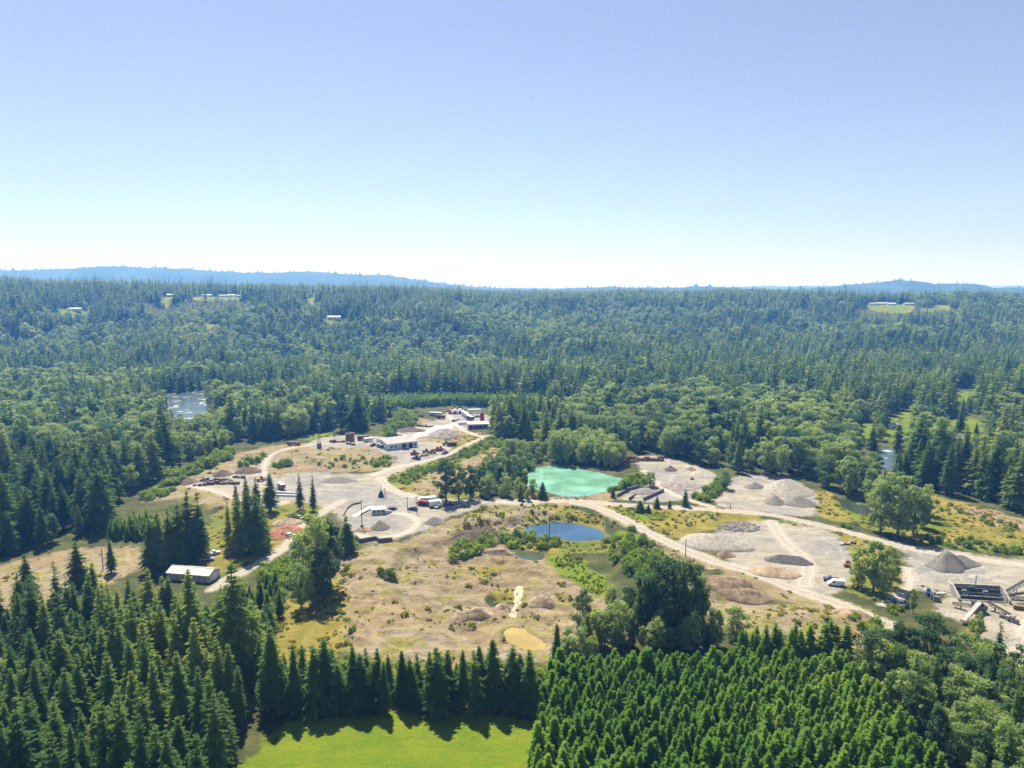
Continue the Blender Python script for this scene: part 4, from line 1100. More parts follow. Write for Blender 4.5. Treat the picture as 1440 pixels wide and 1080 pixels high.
def scatter_forest():
    r = np.random.default_rng(77)
    parts = []
    for y0, y1, sp in ((120, 900, 8.6), (900, 1900, 10.2), (1900, 2700, 11.5)):
        X, Y = np.meshgrid(np.arange(-.86 * y1 - 60, .86 * y1 + 60, sp), np.arange(y0, y1, sp))
        x = X.ravel() + r.uniform(-.46, .46, X.size) * sp; y = Y.ravel() + r.uniform(-.46, .46, X.size) * sp
        m = (np.abs(x) < .80 * y + 45)
        parts.append(np.stack([x[m], y[m]], 1))
    P = np.concatenate(parts); x, y = P[:, 0], P[:, 1]
    ok = ~inside(x, y, OPEN)
    ok &= ~inside(x, y, STRIP)
    for h in HOLES: ok &= ~inside(x, y, h)
    for Q in FARGREEN.values(): ok &= ~inside(x, y, Q)
    for Q, _ in WATERS.values():
        s = np.full(x.shape, -CL); s = sd_poly(x, y, Q); ok &= s < -2.5
    for hx, hy in HOUSES: ok &= ~((np.abs(x - hx) < 20) & (y - hy < 14) & (y - hy > -34))
    ok &= ~((y < 235) & (x > -20) & (x < 190)) & ~((y < 190) & (np.abs(x) < 400))
    ok &= ~((y < 420) & (x < -100) & (x > -260) & (y < 250))
    x, y = x[ok], y[ok]
    z = base_h(x, y)
    px, py = proj(x, y, z)
    bias = np.zeros(x.shape)
    for (a, b, rx, ry, v) in STANDS: bias += v * np.exp(-((px - a) / rx) ** 2 - ((py - b) / ry) ** 2)
    n = fbm(x / 95, y / 80, 71, 3) * 1.25 + fbm(x / 24, y / 24, 73, 2) * .38
    leafy = (n + bias * 1.0 - .13) > r.normal(0, .13, x.shape)
    hf = np.ones(x.shape)
    for Q, f in LOWZ: hf[inside(x, y, Q)] *= f
    gapn = fbm(x / 30, y / 30, 79, 2)
    keep = r.random(x.shape) > .10 + .25 * (gapn > .45)
    hn = fbm(x / 55, y / 55, 97, 2)
    plantation = (np.abs(px - 640) < 130) & (py > 558) & (py < 582)
    for i in np.nonzero(keep)[0]:
        s = 1 + .22 * n[i] * 0
        if leafy[i]:
            h = r.uniform(13, 23) * (1 if r.random() > .12 else 1.2); k = 'leaf' if r.random() < .66 else 'dark'; w = r.uniform(1.05, 1.6)
        else:
            h = r.normal(26, 5.5) * (1.14 if r.random() < .10 else 1.0); k = 'fir'; w = r.uniform(1.1, 1.6)
        if plantation[i]: h = r.uniform(10, 13); k = 'fir'; w = 1.5
        h *= hf[i] * (1 + .22 * hn[i])
        if hf[i] < .5: w = 1.3; k = 'leaf' if r.random() < .8 else k
        if y[i] > 1900: h = min(h, 27)
        h = max(h, 4.)
        if py[i] > 480:
            side = 'left of quarry' if px[i] < 240 else ('behind quarry' if px[i] < 900 else ('along quarry right side' if px[i] < 1200 else 'near the right river'))
            lab = ('fir in wood ' if k == 'fir' else 'leafy tree ') + side
            grp = 'wood ' + side
        else: lab = grp = None
        T.append(dict(x=x[i], y=y[i], k=k, h=h, w=w, label=lab, group=grp, forced=False, name=None))
scatter_forest()

# crest trees on the far ranges
for (X, Y, Z), n in ((H1, 700), (H2, 500)):
    rr = np.random.default_rng(9)
    row = np.argmax(Z, 0)
    cols = rr.integers(0, X.shape[1], n)
    for c in cols:
        q = row[c]
        T.append(dict(x=X[q, c] + rr.uniform(-20, 20), y=Y[q, c] + rr.uniform(-30, 30), k='fir', h=rr.uniform(18, 30), w=2.4, label=None, group=None, forced=False, name=None, z=Z[q, c] - 4))

# ------------------------------------------------------------------ individuals and the mass
tx = np.array([t['x'] for t in T]); ty_ = np.array([t['y'] for t in T]); th = np.array([t['h'] for t in T])
tz = height(tx, ty_)
for i, t in enumerate(T):
    if 'z' in t: tz[i] = t['z']
bpx, bpy_ = proj(tx, ty_, tz); tpx, tpy = proj(tx, ty_, tz + th)
inview = (tpx > -6) & (tpx < 1446) & (tpy < 1074) & (bpy_ > 0)
score = np.where(inview, (bpy_ - tpy), 0) + np.array([1e5 if t['forced'] else 0 for t in T])
PROTO = {}
def proto_mesh(k, i):
    if (k, i) not in PROTO:
        (cv, cf, tv, tf), H = NEAR[k][i]
        PROTO[(k, i)] = (mesh_np(KNAME[k] + '_crown', cv / H, cf, [M[k]]), mesh_np(KNAME[k] + '_trunk', tv / H, tf, [BARK[k]], True), H)
    return PROTO[(k, i)]
ORDN = ORD + ['twenty-first', 'twenty-second', 'twenty-third', 'twenty-fourth', 'twenty-fifth', 'twenty-sixth', 'twenty-seventh', 'twenty-eighth', 'twenty-ninth', 'thirtieth']
def single_out(idx):
    """trees of one stand that share a description: add which rank from the front and which from the left"""
    by = {}
    for i in idx:
        if T[i]['k'] == 'dark' and not T[i]['forced']: T[i]['label'] = T[i]['label'].replace('leafy', 'dark leafy').replace('alder', 'dark alder')
    for i in idx: by.setdefault(T[i]['label'], []).append(i)
    for lab, ii in by.items():
        if len(ii) < 2: continue
        if not T[ii[0]]['group']:
            for i in ii: T[i]['group'] = lab
        per = 10 if len(ii) > 12 else 12
        ii.sort(key=lambda i: -bpy_[i])
        ranks = [ii[q:q + per] for q in range(0, len(ii), per)]
        for ri, rk in enumerate(ranks):
            rk.sort(key=lambda i: bpx[i])
            for ci, i in enumerate(rk):
                t = lab if len(ranks) == 1 else lab
                w = f'{ORDN[ci]} from left' + (f', {ORDN[ri]} row from front' if len(ranks) > 1 else '')
                T[i]['label'] = f'{lab}, {w}'
CAT = {'dark': 'tree', 'fir': 'fir tree', 'young': 'young fir', 'leaf': 'tree', 'bush': 'shrub'}
kinds = np.array([t['k'] for t in T])
single = np.zeros(len(T), bool)
for k in ('fir', 'young', 'leaf', 'dark', 'bush'):
    idx = np.nonzero(kinds == k)[0]
    lab_ok = np.array([T[i]['label'] is not None and score[i] > 0 for i in idx])
    o = idx[lab_ok][np.argsort(-score[idx[lab_ok]])][:{'leaf': 195, 'dark': 105}.get(k, 300)]
    single[o] = True
    single_out(list(o))
    for i in o:
        t = T[i]
        pi = int(rng.integers(len(NEAR[k])))
        if t['label'].startswith(('slim', 'thin')): pi = 2
        cm, tm, H = proto_mesh(k, pi)
        sxy = t['h'] * t['w'] * (1 if k != 'leaf' else .98)
        e = empty(KNAME[k], (t['x'], t['y'], tz[i] - .1), float(rng.uniform(0, 6.28)), (sxy, sxy, t['h']))
        tag(e, t['label'], CAT[k], t['group'] if t['group'] else None)
        c = link('foliage' if k == 'bush' else 'crown', cm, e); q = link('stem' if k == 'bush' else 'trunk', tm, e)

def forest(name, kind_sel, label):
    """one object: a cloud of tree positions with the prototype meshes it draws, kept in the same mesh"""
    idx = np.nonzero(kind_sel & ~single)[0]
    dist = np.hypot(tx[idx], ty_[idx])
    protos = []; V = []; F = []; mi = []; pid = []
    mats = []
    table = {}
    def slot(m):
        if m not in mats: mats.append(m)
        return mats.index(m)
    for k in sorted(set(kinds[idx])):
        for lod, src in (('n', NEAR), ('f', FAR)):
            table[(k, lod)] = []
            for (cv, cf, tv, tf), H in src[k]:
                o = len(V)
                V.extend((cv / H).tolist()); F.extend([tuple(a + o for a in f) for f in cf]); mi += [slot(M[k])] * len(cf)
                o2 = len(V)
                V.extend((tv / H).tolist()); F.extend([tuple(a + o2 for a in f) for f in tf]); mi += [slot(BARK[k])] * len(tf)
                pid += [len(protos)] * (len(V) - o)
                table[(k, lod)].append(len(protos)); protos.append((k, lod))
    n0 = len(V)
    pts = np.stack([tx[idx], ty_[idx], tz[idx] - .1], 1)
    V.extend(pts.tolist()); pid += [-1] * len(idx)
    me = mesh_np(name, V, F, mats, False, mi)
    r = np.random.default_rng(5)
    pick = np.full(len(V), -1, np.int32); sv = np.ones((len(V), 3), np.float32); rz = np.zeros(len(V), np.float32)
    for j, i in enumerate(idx):
        t = T[i]; lod = 'n' if dist[j] < 620 else 'f'
        c = table[(t['k'], lod)]; pick[n0 + j] = c[int(r.integers(len(c)))]
        s = t['h'] * t['w']; sv[n0 + j] = (s, s, t['h'])
    rz[n0:] = r.uniform(0, 6.283, len(idx))
    me.attributes.new('pid', 'INT', 'POINT').data.foreach_set('value', np.array(pid, np.int32))
    me.attributes.new('pick', 'INT', 'POINT').data.foreach_set('value', pick)
    me.attributes.new('sv', 'FLOAT_VECTOR', 'POINT').data.foreach_set('vector', sv.ravel())
    me.attributes.new('rz', 'FLOAT', 'POINT').data.foreach_set('value', rz)
    o = link(name, me)
    tag(o, label, 'forest', None, 'stuff')
    ng = bpy.data.node_groups.new(name, 'GeometryNodeTree')
    ng.interface.new_socket('Geometry', in_out='INPUT', socket_type='NodeSocketGeometry')
    ng.interface.new_socket('Geometry', in_out='OUTPUT', socket_type='NodeSocketGeometry')
    N, L = ng.nodes, ng.links
    gi = N.new('NodeGroupInput'); go = N.new('NodeGroupOutput'); jn = N.new('GeometryNodeJoinGeometry')
    def named(nm, ty):
        a = N.new('GeometryNodeInputNamedAttribute'); a.data_type = ty; a.inputs[0].default_value = nm; return a.outputs[0]
    def eq(sock, v):
        c = N.new('FunctionNodeCompare'); c.data_type = 'INT'; c.operation = 'EQUAL'
        L.new(sock, c.inputs[2]); c.inputs[3].default_value = v; return c.outputs[0]
    pid_s, pick_s, sv_s, rz_s = named('pid', 'INT'), named('pick', 'INT'), named('sv', 'FLOAT_VECTOR'), named('rz', 'FLOAT')
    cx = N.new('ShaderNodeCombineXYZ'); L.new(rz_s, cx.inputs[2])
    e2r = N.new('FunctionNodeEulerToRotation'); L.new(cx.outputs[0], e2r.inputs[0])
    sp = N.new('GeometryNodeSeparateGeometry'); sp.domain = 'POINT'; L.new(gi.outputs[0], sp.inputs[0]); L.new(eq(pid_s, -1), sp.inputs[1])
    used = set(pick[n0:].tolist())
    for q in range(len(protos)):
        if q not in used: continue
        s2 = N.new('GeometryNodeSeparateGeometry'); s2.domain = 'POINT'; L.new(gi.outputs[0], s2.inputs[0]); L.new(eq(pid_s, q), s2.inputs[1])
        ip = N.new('GeometryNodeInstanceOnPoints')
        L.new(sp.outputs[0], ip.inputs['Points']); L.new(eq(pick_s, q), ip.inputs['Selection']); L.new(s2.outputs[0], ip.inputs['Instance'])
        L.new(e2r.outputs[0], ip.inputs['Rotation']); L.new(sv_s, ip.inputs['Scale'])
        L.new(ip.outputs[0], jn.inputs[0])
    L.new(jn.outputs[0], go.inputs[0])
    o.modifiers.new('scatter', 'NODES').node_group = ng
    print('FOREST', name, len(idx))
    return o
forest('conifer_forest', (kinds == 'fir'), 'dark conifer forest covering the valley and far hillside')
forest('young_conifer_forest', (kinds == 'young'), 'young conifers of the bottom plantation and the strip behind the depot')
forest('broadleaf_forest', (kinds == 'leaf') | (kinds == 'dark'), 'grey-green leafy woods mixed through the valley and hillside')
if ((kinds == 'bush') & ~single).any(): forest('undergrowth', (kinds == 'bush'), 'remaining low bushes around the quarry banks')

forest('weeds', (kinds == 'weed'), 'dry weeds and tufts over meadows and banks')
forest('loose_stones', (kinds == 'stone'), 'loose stones scattered over earth and gravel')

# ------------------------------------------------------------------ haze
def haze():
    mb = MB(); x, y0, y1, z0, z1 = 16500, -2500, 13800, -12, 330
    mb.box((0, (y0 + y1) / 2, (z0 + z1) / 2), (2 * x, y1 - y0, z1 - z0))
    m = bpy.data.materials.new('haze'); N, L = nodes(m)
    N.remove(N['Principled BSDF'])
    v = N.new('ShaderNodeVolumePrincipled'); v.inputs['Color'].default_value = (.11, .37, 1., 1); v.inputs['Density'].default_value = 1.75e-4; v.inputs['Absorption Color'].default_value = (1, 1, 1, 1)
    v.inputs['Anisotropy'].default_value = .35
    L.new(v.outputs[0], N['Material Output'].inputs['Volume'])
    o = mb.build('haze', m); tag(o, 'thin blue summer haze over the valley', 'haze', None, 'stuff')
haze()

# ------------------------------------------------------------------ heaps of gravel, soil, rock
M['grey_gravel'] = surf('grey_gravel', (.170, .155, .135), .95, 0, .25, .9, .12)
M['pale_gravel'] = surf('pale_gravel', (.275, .247, .205), .95, 0, .22, .6, .12)
M['brown_soil'] = surf('brown_soil', (.205, .145, .092), .95, 0, .35, .5, .25)
M['tan_soil'] = surf('tan_soil', (.27, .20, .13), .95, 0, .3, .35, .25)
M['dark_gravel'] = surf('dark_gravel', (.115, .108, .102), .95, 0, .25, .8, .12)
M['dark_soil'] = surf('dark_soil', (.115, .082, .058), .95, 0, .35, .5, .25)
M['rubble'] = surf('rubble', (.24, .20, .175), .95, 0, .45, .7, .3)
M['rock'] = surf('rock', (.20, .18, .16), .9, 0, .45, .25, .1)
M['palerock'] = surf('pale_rock', (.36, .32, .28), .9, 0, .35, .25, .1)

def heap(name, px, py, rx, ry, h, mat, label, ridge=0., rough=.18, steep=1., rz=0., seed=0, cat='gravel pile', hollow=0.):
    """a cone or ridge of loose material: rx, ry half sizes in metres"""
    x0, y0 = g(px, py)
    nr, na = 16, 44
    V, F = [], []
    for i in range(nr + 1):
        q = i / nr
        for j in range(na):
            a = 2 * math.pi * j / na
            wob = 1 + .12 * float(fbm(np.array(math.cos(a) * 1.6 + seed), np.array(math.sin(a) * 1.6), 5, 2)) * 2
            lx = math.cos(a) * rx * q * wob + ridge * (1 if math.cos(a) > 0 else -1) * min(1, abs(math.cos(a)) * 4)
            ly = math.sin(a) * ry * q * wob
            X = x0 + lx * math.cos(rz) - ly * math.sin(rz); Y = y0 + lx * math.sin(rz) + ly * math.cos(rz)
            z = 1.15 * h * max(0., 1 - q) ** steep
            if q < .12: z *= .985
            z += rough * h * (1 - q) * min(1, q * 5) * float(fbm(np.array(X / (.22 * rx + .8)), np.array(Y / (.22 * rx + .8)), seed + 3, 3))
            g0 = 1 - abs(float(fbm(np.array(a * 3.2), np.array(q * .5), seed + 8, 2)))
            z += .05 * h * (g0 - .6) * math.sin(min(1, q) * math.pi)
            V.append((X, Y, z))
    V = np.array(V)
    V[:, 2] += height(V[:, 0], V[:, 1]) * np.clip(np.repeat(np.arange(nr + 1), na) / nr, 0, 1) ** .5 + hz(x0, y0) * (1 - np.clip(np.repeat(np.arange(nr + 1), na) / nr, 0, 1) ** .5)
    V[-na:, 2] -= .35
    for i in range(nr):
        for j in range(na):
            a, b = i * na + j, i * na + (j + 1) % na
            F.append((a, b, b + na, a + na))
    V -= np.array([x0, y0, 0])
    o = link(name, mesh_np(name, V, F, [M[mat]], True)); o.location = (x0, y0, 0)
    tag(o, label, cat)
    return o

HEAPS = [
 ('gravel_pile', 1330, 796, 9.0, 8.5, 6.2, 'grey_gravel', 'steep dark grey gravel cone alone on the right-hand yard', 0, .12, 1.0, 0),
 ('gravel_pile', 1346, 792, 7.5, 5.5, 3.2, 'grey_gravel', 'low grey shoulder behind the steep gravel cone', 2, .10, 1.0, 0),
 ('gravel_pile', 534, 742, 5.2, 5.0, 3.6, 'grey_gravel', 'small grey gravel cone inside the white loop track', 0, .05, 1.0, 0),
 ('gravel_pile', 611, 735, 4.6, 4.0, 2.6, 'grey_gravel', 'small grey heap at the grass edge of loop yard', 1, .10, 1.0, .3),
 ('gravel_pile', 476, 676, 8.5, 6.0, 2.2, 'grey_gravel', 'broad low grey heap in the middle of the main yard', 3, .10, 1.0, 0),
 ('gravel_pile', 1061, 685, 6.0, 5.0, 2.9, 'grey_gravel', 'small grey cone at the left of the pale gravel yard', 0, .08, 1.0, 0),
 ('gravel_pile', 1106, 690, 12.5, 15.0, 6.2, 'pale_gravel', 'largest pale gravel mountain in the yard below the trees', 2, .14, 1.0, .3),
 ('gravel_pile', 1089, 706, 6.2, 7.0, 3.8, 'grey_gravel', 'darker cone left at the foot of the gravel mountain', 0, .08, 1.0, 0),
 ('gravel_pile', 1123, 708, 9.0, 8.0, 3.9, 'grey_gravel', 'wide darker cone right at the foot of the gravel mountain', 1, .10, 1.0, 0),
 ('gravel_pile', 1110, 790, 7.0, 3.4, 2.6, 'dark_gravel', 'long dark grey gravel ridge in the middle yard', 4.0, .06, 1.0, -.28),
 ('soil_pile', 1020, 781, 4.4, 3.2, 2.2, 'brown_soil', 'small brown dirt heap beside the haul road', 0, .15, 1.0, 0),
 ('soil_pile', 1092, 806, 9.5, 7.0, 2.4, 'tan_soil', 'tan soil mound topped with dark slumps next to grey ridge', 1.5, .3, .8, -.2),
 ('soil_pile', 1006, 764, 14.5, 11.0, 4.0, 'pale_gravel', 'big weedy tan mound at the left of middle yard', 4, .16, .7, -.15),
 ('gravel_pile', 943, 661, 4.6, 4.6, 2.8, 'dark_soil', 'dark brown cone near the rusty machine in rubble yard', 0, .1, 1., 0),
 ('gravel_pile', 972, 660, 3.6, 3.6, 1.7, 'brown_soil', 'small brown cone right of the dark cone in rubble yard', 0, .1, 1., 0),
 ('rubble_pile', 958, 684, 11.0, 10.0, 2.8, 'rubble', 'wide grey rubble heap above the lone roadside fir', 2, .4, .8, 0),
 ('gravel_pile', 988, 668, 8.5, 9.0, 2.2, 'pale_gravel', 'low pale heap at the back corner of rubble yard', 1, .15, .9, 0),
 ('rubble_pile', 625, 613, 12.0, 13.0, 5.0, 'rubble', 'mauve rubble heap beside the track above white shop', 2, .4, .8, 0),
 ('soil_pile', 576, 606, 9.5, 7.0, 2.6, 'dark_soil', 'dark earth bank below the rusty scrap line', 4, .3, .9, 0),
 ('soil_pile', 313, 668, 5.6, 6.0, 3.0, 'dark_soil', 'brown dirt heap at the centre of the western yard', 1, .25, .9, 0),
 ('soil_pile', 347, 664, 7.5, 6.5, 3.4, 'dark_soil', 'big brown dirt heap at the track fork of the western yard', 1.5, .25, .9, 0),
 ('soil_pile', 264, 678, 5.8, 6.0, 2.8, 'dark_soil', 'dirt heap at the left tip of the western yard', 1, .25, .9, 0),
 ('soil_pile', 1012, 830, 10.0, 6.5, 3.2, 'brown_soil', 'large churned brown mound below the haul road', 4, .35, .8, -.3),
 ('soil_pile', 1048, 842, 8.0, 5.0, 2.4, 'brown_soil', 'lower churned brown mound at the grove end', 2, .35, .8, -.2),
 ('soil_pile', 1380, 812, 4.0, 3.0, .7, 'pale_gravel', 'faint low pale heap on the right-hand yard', 1, .2, .8, 0),
 ('soil_pile', 512, 745, 4.0, 3.4, 1.1, 'brown_soil', 'low brown spread left of the small gravel cone', 1, .2, .8, 0),
 ('soil_pile', 1200, 872, 6.0, 4.0, 2.0, 'tan_soil', 'brown spoil bank at the end of the haul road', 2, .3, .8, -.3),
 ('soil_pile', 668, 748, 7.0, 5.0, 4.2, 'dark_soil', 'steep eroded earth bank left of the blue pond', 7, .35, .7, .75),
 ('soil_pile', 662, 862, 6.5, 3.4, 1.5, 'tan_soil', 'brown ridge across the floor of the excavation', 3, .35, .9, .5),
 ('soil_pile', 705, 849, 3.6, 3.2, 2.2, 'tan_soil', 'dark brown heap beside the pale sandy strip', 0, .25, .9, 0),
 ('soil_pile', 760, 840, 4.8, 3.6, 1.6, 'tan_soil', 'low heap right of the pale sandy strip', 1, .3, .9, 0),
 ('soil_pile', 818, 882, 5.0, 3.6, 1.8, 'tan_soil', 'broken earth lip right of the muddy puddle', 2, .4, .9, -.3),
 ('soil_pile', 690, 772, 9.0, 3.0, 1.5, 'tan_soil', 'long earth bar before the marsh water', 5, .3, .9, -.05),
]
for i, (nm, px, py, rx, ry, h, mt, lab, ridge, rough, steep, rz) in enumerate(HEAPS):
    heap(nm, px, py, rx, ry, h, mt, lab, ridge, rough, steep, rz, seed=i * 3, cat='gravel pile' if nm[0] == 'g' else ('rubble pile' if nm[0] == 'r' else 'dirt pile'))

def rock_mesh(seed):
    r = np.random.default_rng(seed)
    import bmesh
    bm = bmesh.new(); bmesh.ops.create_icosphere(bm, subdivisions=1, radius=.5)
    for v in bm.verts: v.co *= r.uniform(.72, 1.2); v.co.z *= .75
    me = bpy.data.meshes.new('boulder'); bm.to_mesh(me); bm.free()
    return me
ROCKS = [rock_mesh(i) for i in range(5)]
for m_ in ROCKS: m_.materials.append(M['rock'])
PALEROCKS = [m_.copy() for m_ in ROCKS]
for m_ in PALEROCKS: m_.materials[0] = M['palerock']

def rock_heap(px, py, rx, ry, n, size, label, pale=False, hump=0.):
    """a dumped heap of stones, joined as one thing"""
    x0, y0 = g(px, py); r = np.random.default_rng(int(px * 7 + py))
    V, F = [], []; src = PALEROCKS if pale else ROCKS
    for _ in range(n):
        a = r.uniform(0, 6.28); q = math.sqrt(r.random()); X = x0 + rx * q * math.cos(a); Y = y0 + ry * q * math.sin(a)
        s = size * r.uniform(.5, 1.4); c, sn = math.cos(a * 3), math.sin(a * 3)
        z = hz(X, Y) + hump * (1 - q) + s * .15
        me = src[int(r.integers(5))]; o = len(V)
        for v in me.vertices: V.append((X - x0 + s * (v.co.x * c - v.co.y * sn), Y - y0 + s * (v.co.x * sn + v.co.y * c), z + s * v.co.z))
        F += [tuple(i + o for i in p.vertices) for p in me.polygons]
    o = link('rock_pile', mesh_np('rock_pile', V, F, [src[0].materials[0]])); o.location = (x0, y0, 0)
    tag(o, label, 'rock pile', None, 'stuff')
rock_heap(1040, 741, 9.5, 8.0, 420, 1.05, 'field of grey broken rock at the top of the middle yard')
rock_heap(957, 683, 9.0, 8.0, 240, .9, 'loose stones strewn over the rubble heap')
rock_heap(626, 612, 11, 11, 320, 1.1, 'loose chunks strewn over the mauve rubble heap', True, 2.5)
rock_heap(305, 677, 9, 6, 160, 1.2, 'tumbled stumps and slabs in the western yard')
rock_heap(445, 650, 9, 8, 120, .8, 'scattered stones on the west mound')
rock_heap(800, 700, 14, 3.5, 160, .7, 'stones armouring the near shore of the turquoise pond')
rock_heap(1318, 832, 7, 2.5, 70, 1.1, 'pale boulders lined up left of the screening plant', True)
rock_heap(1200, 768, 3.5, 3, 14, 1.0, 'few boulders on the verge above the round clump')

def boulder(px, py, s, label, pale=False, group=None):
    p = at(px, py); me = (PALEROCKS if pale else ROCKS)[random.randrange(5)]
    o = link('boulder', me); o.location = p + Vector((0, 0, s * .2)); o.scale = (s, s * .85, s * .8); o.rotation_euler = (0, 0, random.uniform(0, 6))
    tag(o, label, 'boulder', group)
boulder(973, 674, 3.2, 'single dark boulder on the back slope of rubble heap')
boulder(1002, 705, 2.0, 'boulder at the road edge by the green hedge bank')
boulder(1160, 852, 1.6, 'dark boulder in the haul road cutting')
boulder(1297, 824, 2.0, 'pale boulder nearest the leaning slender tree', True)

# ------------------------------------------------------------------ buildings
M['steel_wall'] = surf('painted_steel_wall', (.42, .42, .40), .55, .0, .10, .5)
M['steel_roof'] = surf('steel_roof', (.44, .43, .41), .45, .0, .10, .3)
M['white_wall'] = surf('white_wall', (.62, .63, .64), .7, 0, .08, .4)
M['white_paint'] = surf('white_paint', (.74, .74, .73), .45, 0, .06, .5)
M['grey_roof'] = surf('grey_roof', (.30, .285, .27), .8, 0, .15, .4)
M['dark'] = surf('dark_opening', (.02, .022, .026), .6, 0, .2, 1.)
M['trim'] = surf('dark_trim', (.08, .085, .09), .6, 0, .2, 1.)
M['concrete'] = surf('concrete', (.34, .32, .29), .9, 0, .2, .7, .03)
M['dark_concrete'] = surf('weathered_concrete', (.17, .155, .14), .9, 0, .3, .7, .03)
M['rust'] = surf('rust', (.16, .062, .035), .85, .1, .4, 1.2)
M['red'] = surf('red_paint', (.36, .055, .04), .5, 0, .2, 1.)
M['steel'] = surf('dull_steel', (.16, .165, .17), .55, .4, .3, 1.)
M['belt'] = surf('rubber_belt', (.035, .035, .036), .85, 0, .2, 1.)
M['tyre'] = surf('tyre_rubber', (.02, .02, .02), .9, 0, .2, 3.)
M['rim'] = surf('wheel_rim', (.35, .35, .36), .4, .6, .1, 3.)
M['glass'] = surf('dark_glass', (.02, .025, .03), .08, 0, .1, 1., 0, .5)
M['wood'] = surf('weathered_wood', (.13, .095, .065), .9, 0, .3, 1.)
M['brick'] = surf('brown_cladding', (.21, .125, .085), .9, 0, .3, .8)
M['orange'] = surf('orange_sawdust', (.25, .105, .055), .95, 0, .35, .6, .1)
M['blue'] = surf('blue_paint', (.035, .06, .16), .3, 0, .1, 1., 0, .5)
M['purple'] = surf('purple_paint', (.10, .05, .16), .3, 0, .1, 1., 0, .5)
M['silver'] = surf('silver_paint', (.42, .44, .46), .3, .3, .1, 1., 0, .5)
M['charcoal'] = surf('charcoal_paint', (.035, .038, .042), .3, 0, .1, 1., 0, .5)
M['teal'] = surf('dark_green_tarp', (.025, .075, .055), .8, 0, .2, 1.)
M['yellow'] = surf('machine_yellow', (.44, .26, .03), .5, 0, .2, 1.)
M['house_red'] = surf('house_brown', (.22, .13, .09), .8, 0, .15, .5)

def gable(name, A, B, C, eave, rise, length, label, wallm, roofm, over=.35):
    """A near corner, B other end of the gable wall, C a point along the long wall"""
    A, B, C = Vector(A[:2]), Vector(B[:2]), Vector(C[:2])
    u = (C - A).normalized(); wv = (B - A)
    v = Vector((-u.y, u.x))
    wd = abs(wv.dot(v)); sgn = 1 if wv.dot(v) > 0 else -1
    z = min(hz(A.x, A.y), hz(*(A + u * length)), hz(*(A + v * sgn * wd))) - .1
    e = empty(name, (A.x, A.y, z), math.atan2(u.y, u.x))
    s = sgn
    # local x along the long wall, local y across
    mb = MB(); mb.prism([(0, -.3), (s * wd, -.3), (s * wd, eave), (s * wd / 2, eave + rise), (0, eave)], 0, length)
    w = mb.build('wall', wallm, e)
    rf = None
    for q, (y0, y1) in enumerate(((-s * over, s * wd / 2), (s * (wd + over), s * wd / 2))):
        z0 = eave - over * rise / (wd / 2)
        m = MB(); m.prism([(y0, z0 + .03), (y1, eave + rise + .03), (y1, eave + rise + .16), (y0, z0 + .16)], -over, length + over)
        rf = m.build('roof', roofm, e)
        if q == 0:
            rr = MB(); rr.box((length / 2, s * wd / 2, eave + rise + .17), (length + 2 * over, .4, .1)); rr.build('ridge_cap', roofm, rf)
    return e, wd, s

A, B, C = g(294, 820.6), g(318, 810.5), g(262, 818)
e, wd, s = gable('metal_shed', A, B, C, 3.4, 1.5, 19., 'long grey metal shed with low gable roof among the firs', M['steel_wall'], M['steel_roof'])
tag(e, 'long grey metal shed with low gable roof among the firs', 'shed')
for i in range(7):
    m = MB(); m.box((2.6 * i + 1.5, -s * .05, 1.6), (.12, .08, 3.1)); m.build('wall_seam', M['trim'], e)
m = MB(); m.box((-.06, s * wd * .5, 1.45), (.10, 3.4, 2.9)); d = m.build('door', M['white_wall'], e); d['label'] = 'pale sliding door in the gable wall'
m = MB(); m.box((-.13, s * (wd * .5 + 1.2), 1.4), (.06, .12, .4)); m.build('handle', M['trim'], d)
m = MB(); m.box((9.5, -s * .06, .25), (18.8, .06, .5)); m.build('skirting', M['dark_concrete'], e)
m = MB(); m.box((-.04, s * .06, 1.7), (.1, .16, 3.4)); m.build('corner_trim', M['trim'], e)

A, B, C = g(545, 633.5), g(540, 624), g(589, 628)
e, wd, s = gable('workshop', A, B, C, 4.6, 1.4, 24., '', M['white_wall'], M['grey_roof'])
tag(e, 'white workshop with dark bay doors beside the gravel track', 'workshop')
for i, (x, w) in enumerate(((3.2, 1.4), (6.2, 1.2), (13.2, 3.2), (18.4, 3.0), (21.9, 1.4))):
    hgt = 3.4 if w > 2 else 1.3
    m = MB(); m.box((x, -s * .06, hgt / 2 if w > 2 else 2.2), (w, .14, hgt)); d = m.build('bay_door' if w > 2 else 'window', M['dark'], e)
    m = MB(); m.box((x, -s * .10, (hgt + .15) if w > 2 else 2.95), (w + .4, .14, .2)); m.build('lintel', M['trim'], d)
m = MB(); m.box((-.06, s * wd * .35, 1.05), (.12, 1.1, 2.1)); m.build('door', M['trim'], e)

# scale house, its deck and ramps
p = at(532, 722); e = empty('scale_house', p, R(14)); tag(e, 'small white-roofed scale house beside the long weighbridge', 'scale house')
m = MB(); m.box((0, 0, 1.3), (6.8, 4.6, 2.8)); w = m.build('wall', M['white_wall'], e)
m = MB(); m.box((0, 0, 2.85), (7.5, 5.4, .25)); m.build('roof', M['white_paint'], e)
for x in (-2.2, 0., 2.2):
    m = MB(); m.box((x, -2.33, 1.6), (1.4, .08, 1.0)); f = m.build('window', M['glass'], e)
    m = MB(); m.box((x, -2.37, 1.05), (1.6, .1, .1)); m.build('sill', M['white_paint'], f)
m = MB(); m.box((3.43, .4, 1.0), (.08, 1., 2.0)); m.build('door', M['trim'], e)
a, b = at(497, 727), at(526, 712)
c = (a + b) / 2; ln = (b - a).length; e = empty('weighbridge', c, math.atan2(b.y - a.y, b.x - a.x)); tag(e, 'long pale truck weighbridge running past the scale house', 'weighbridge')
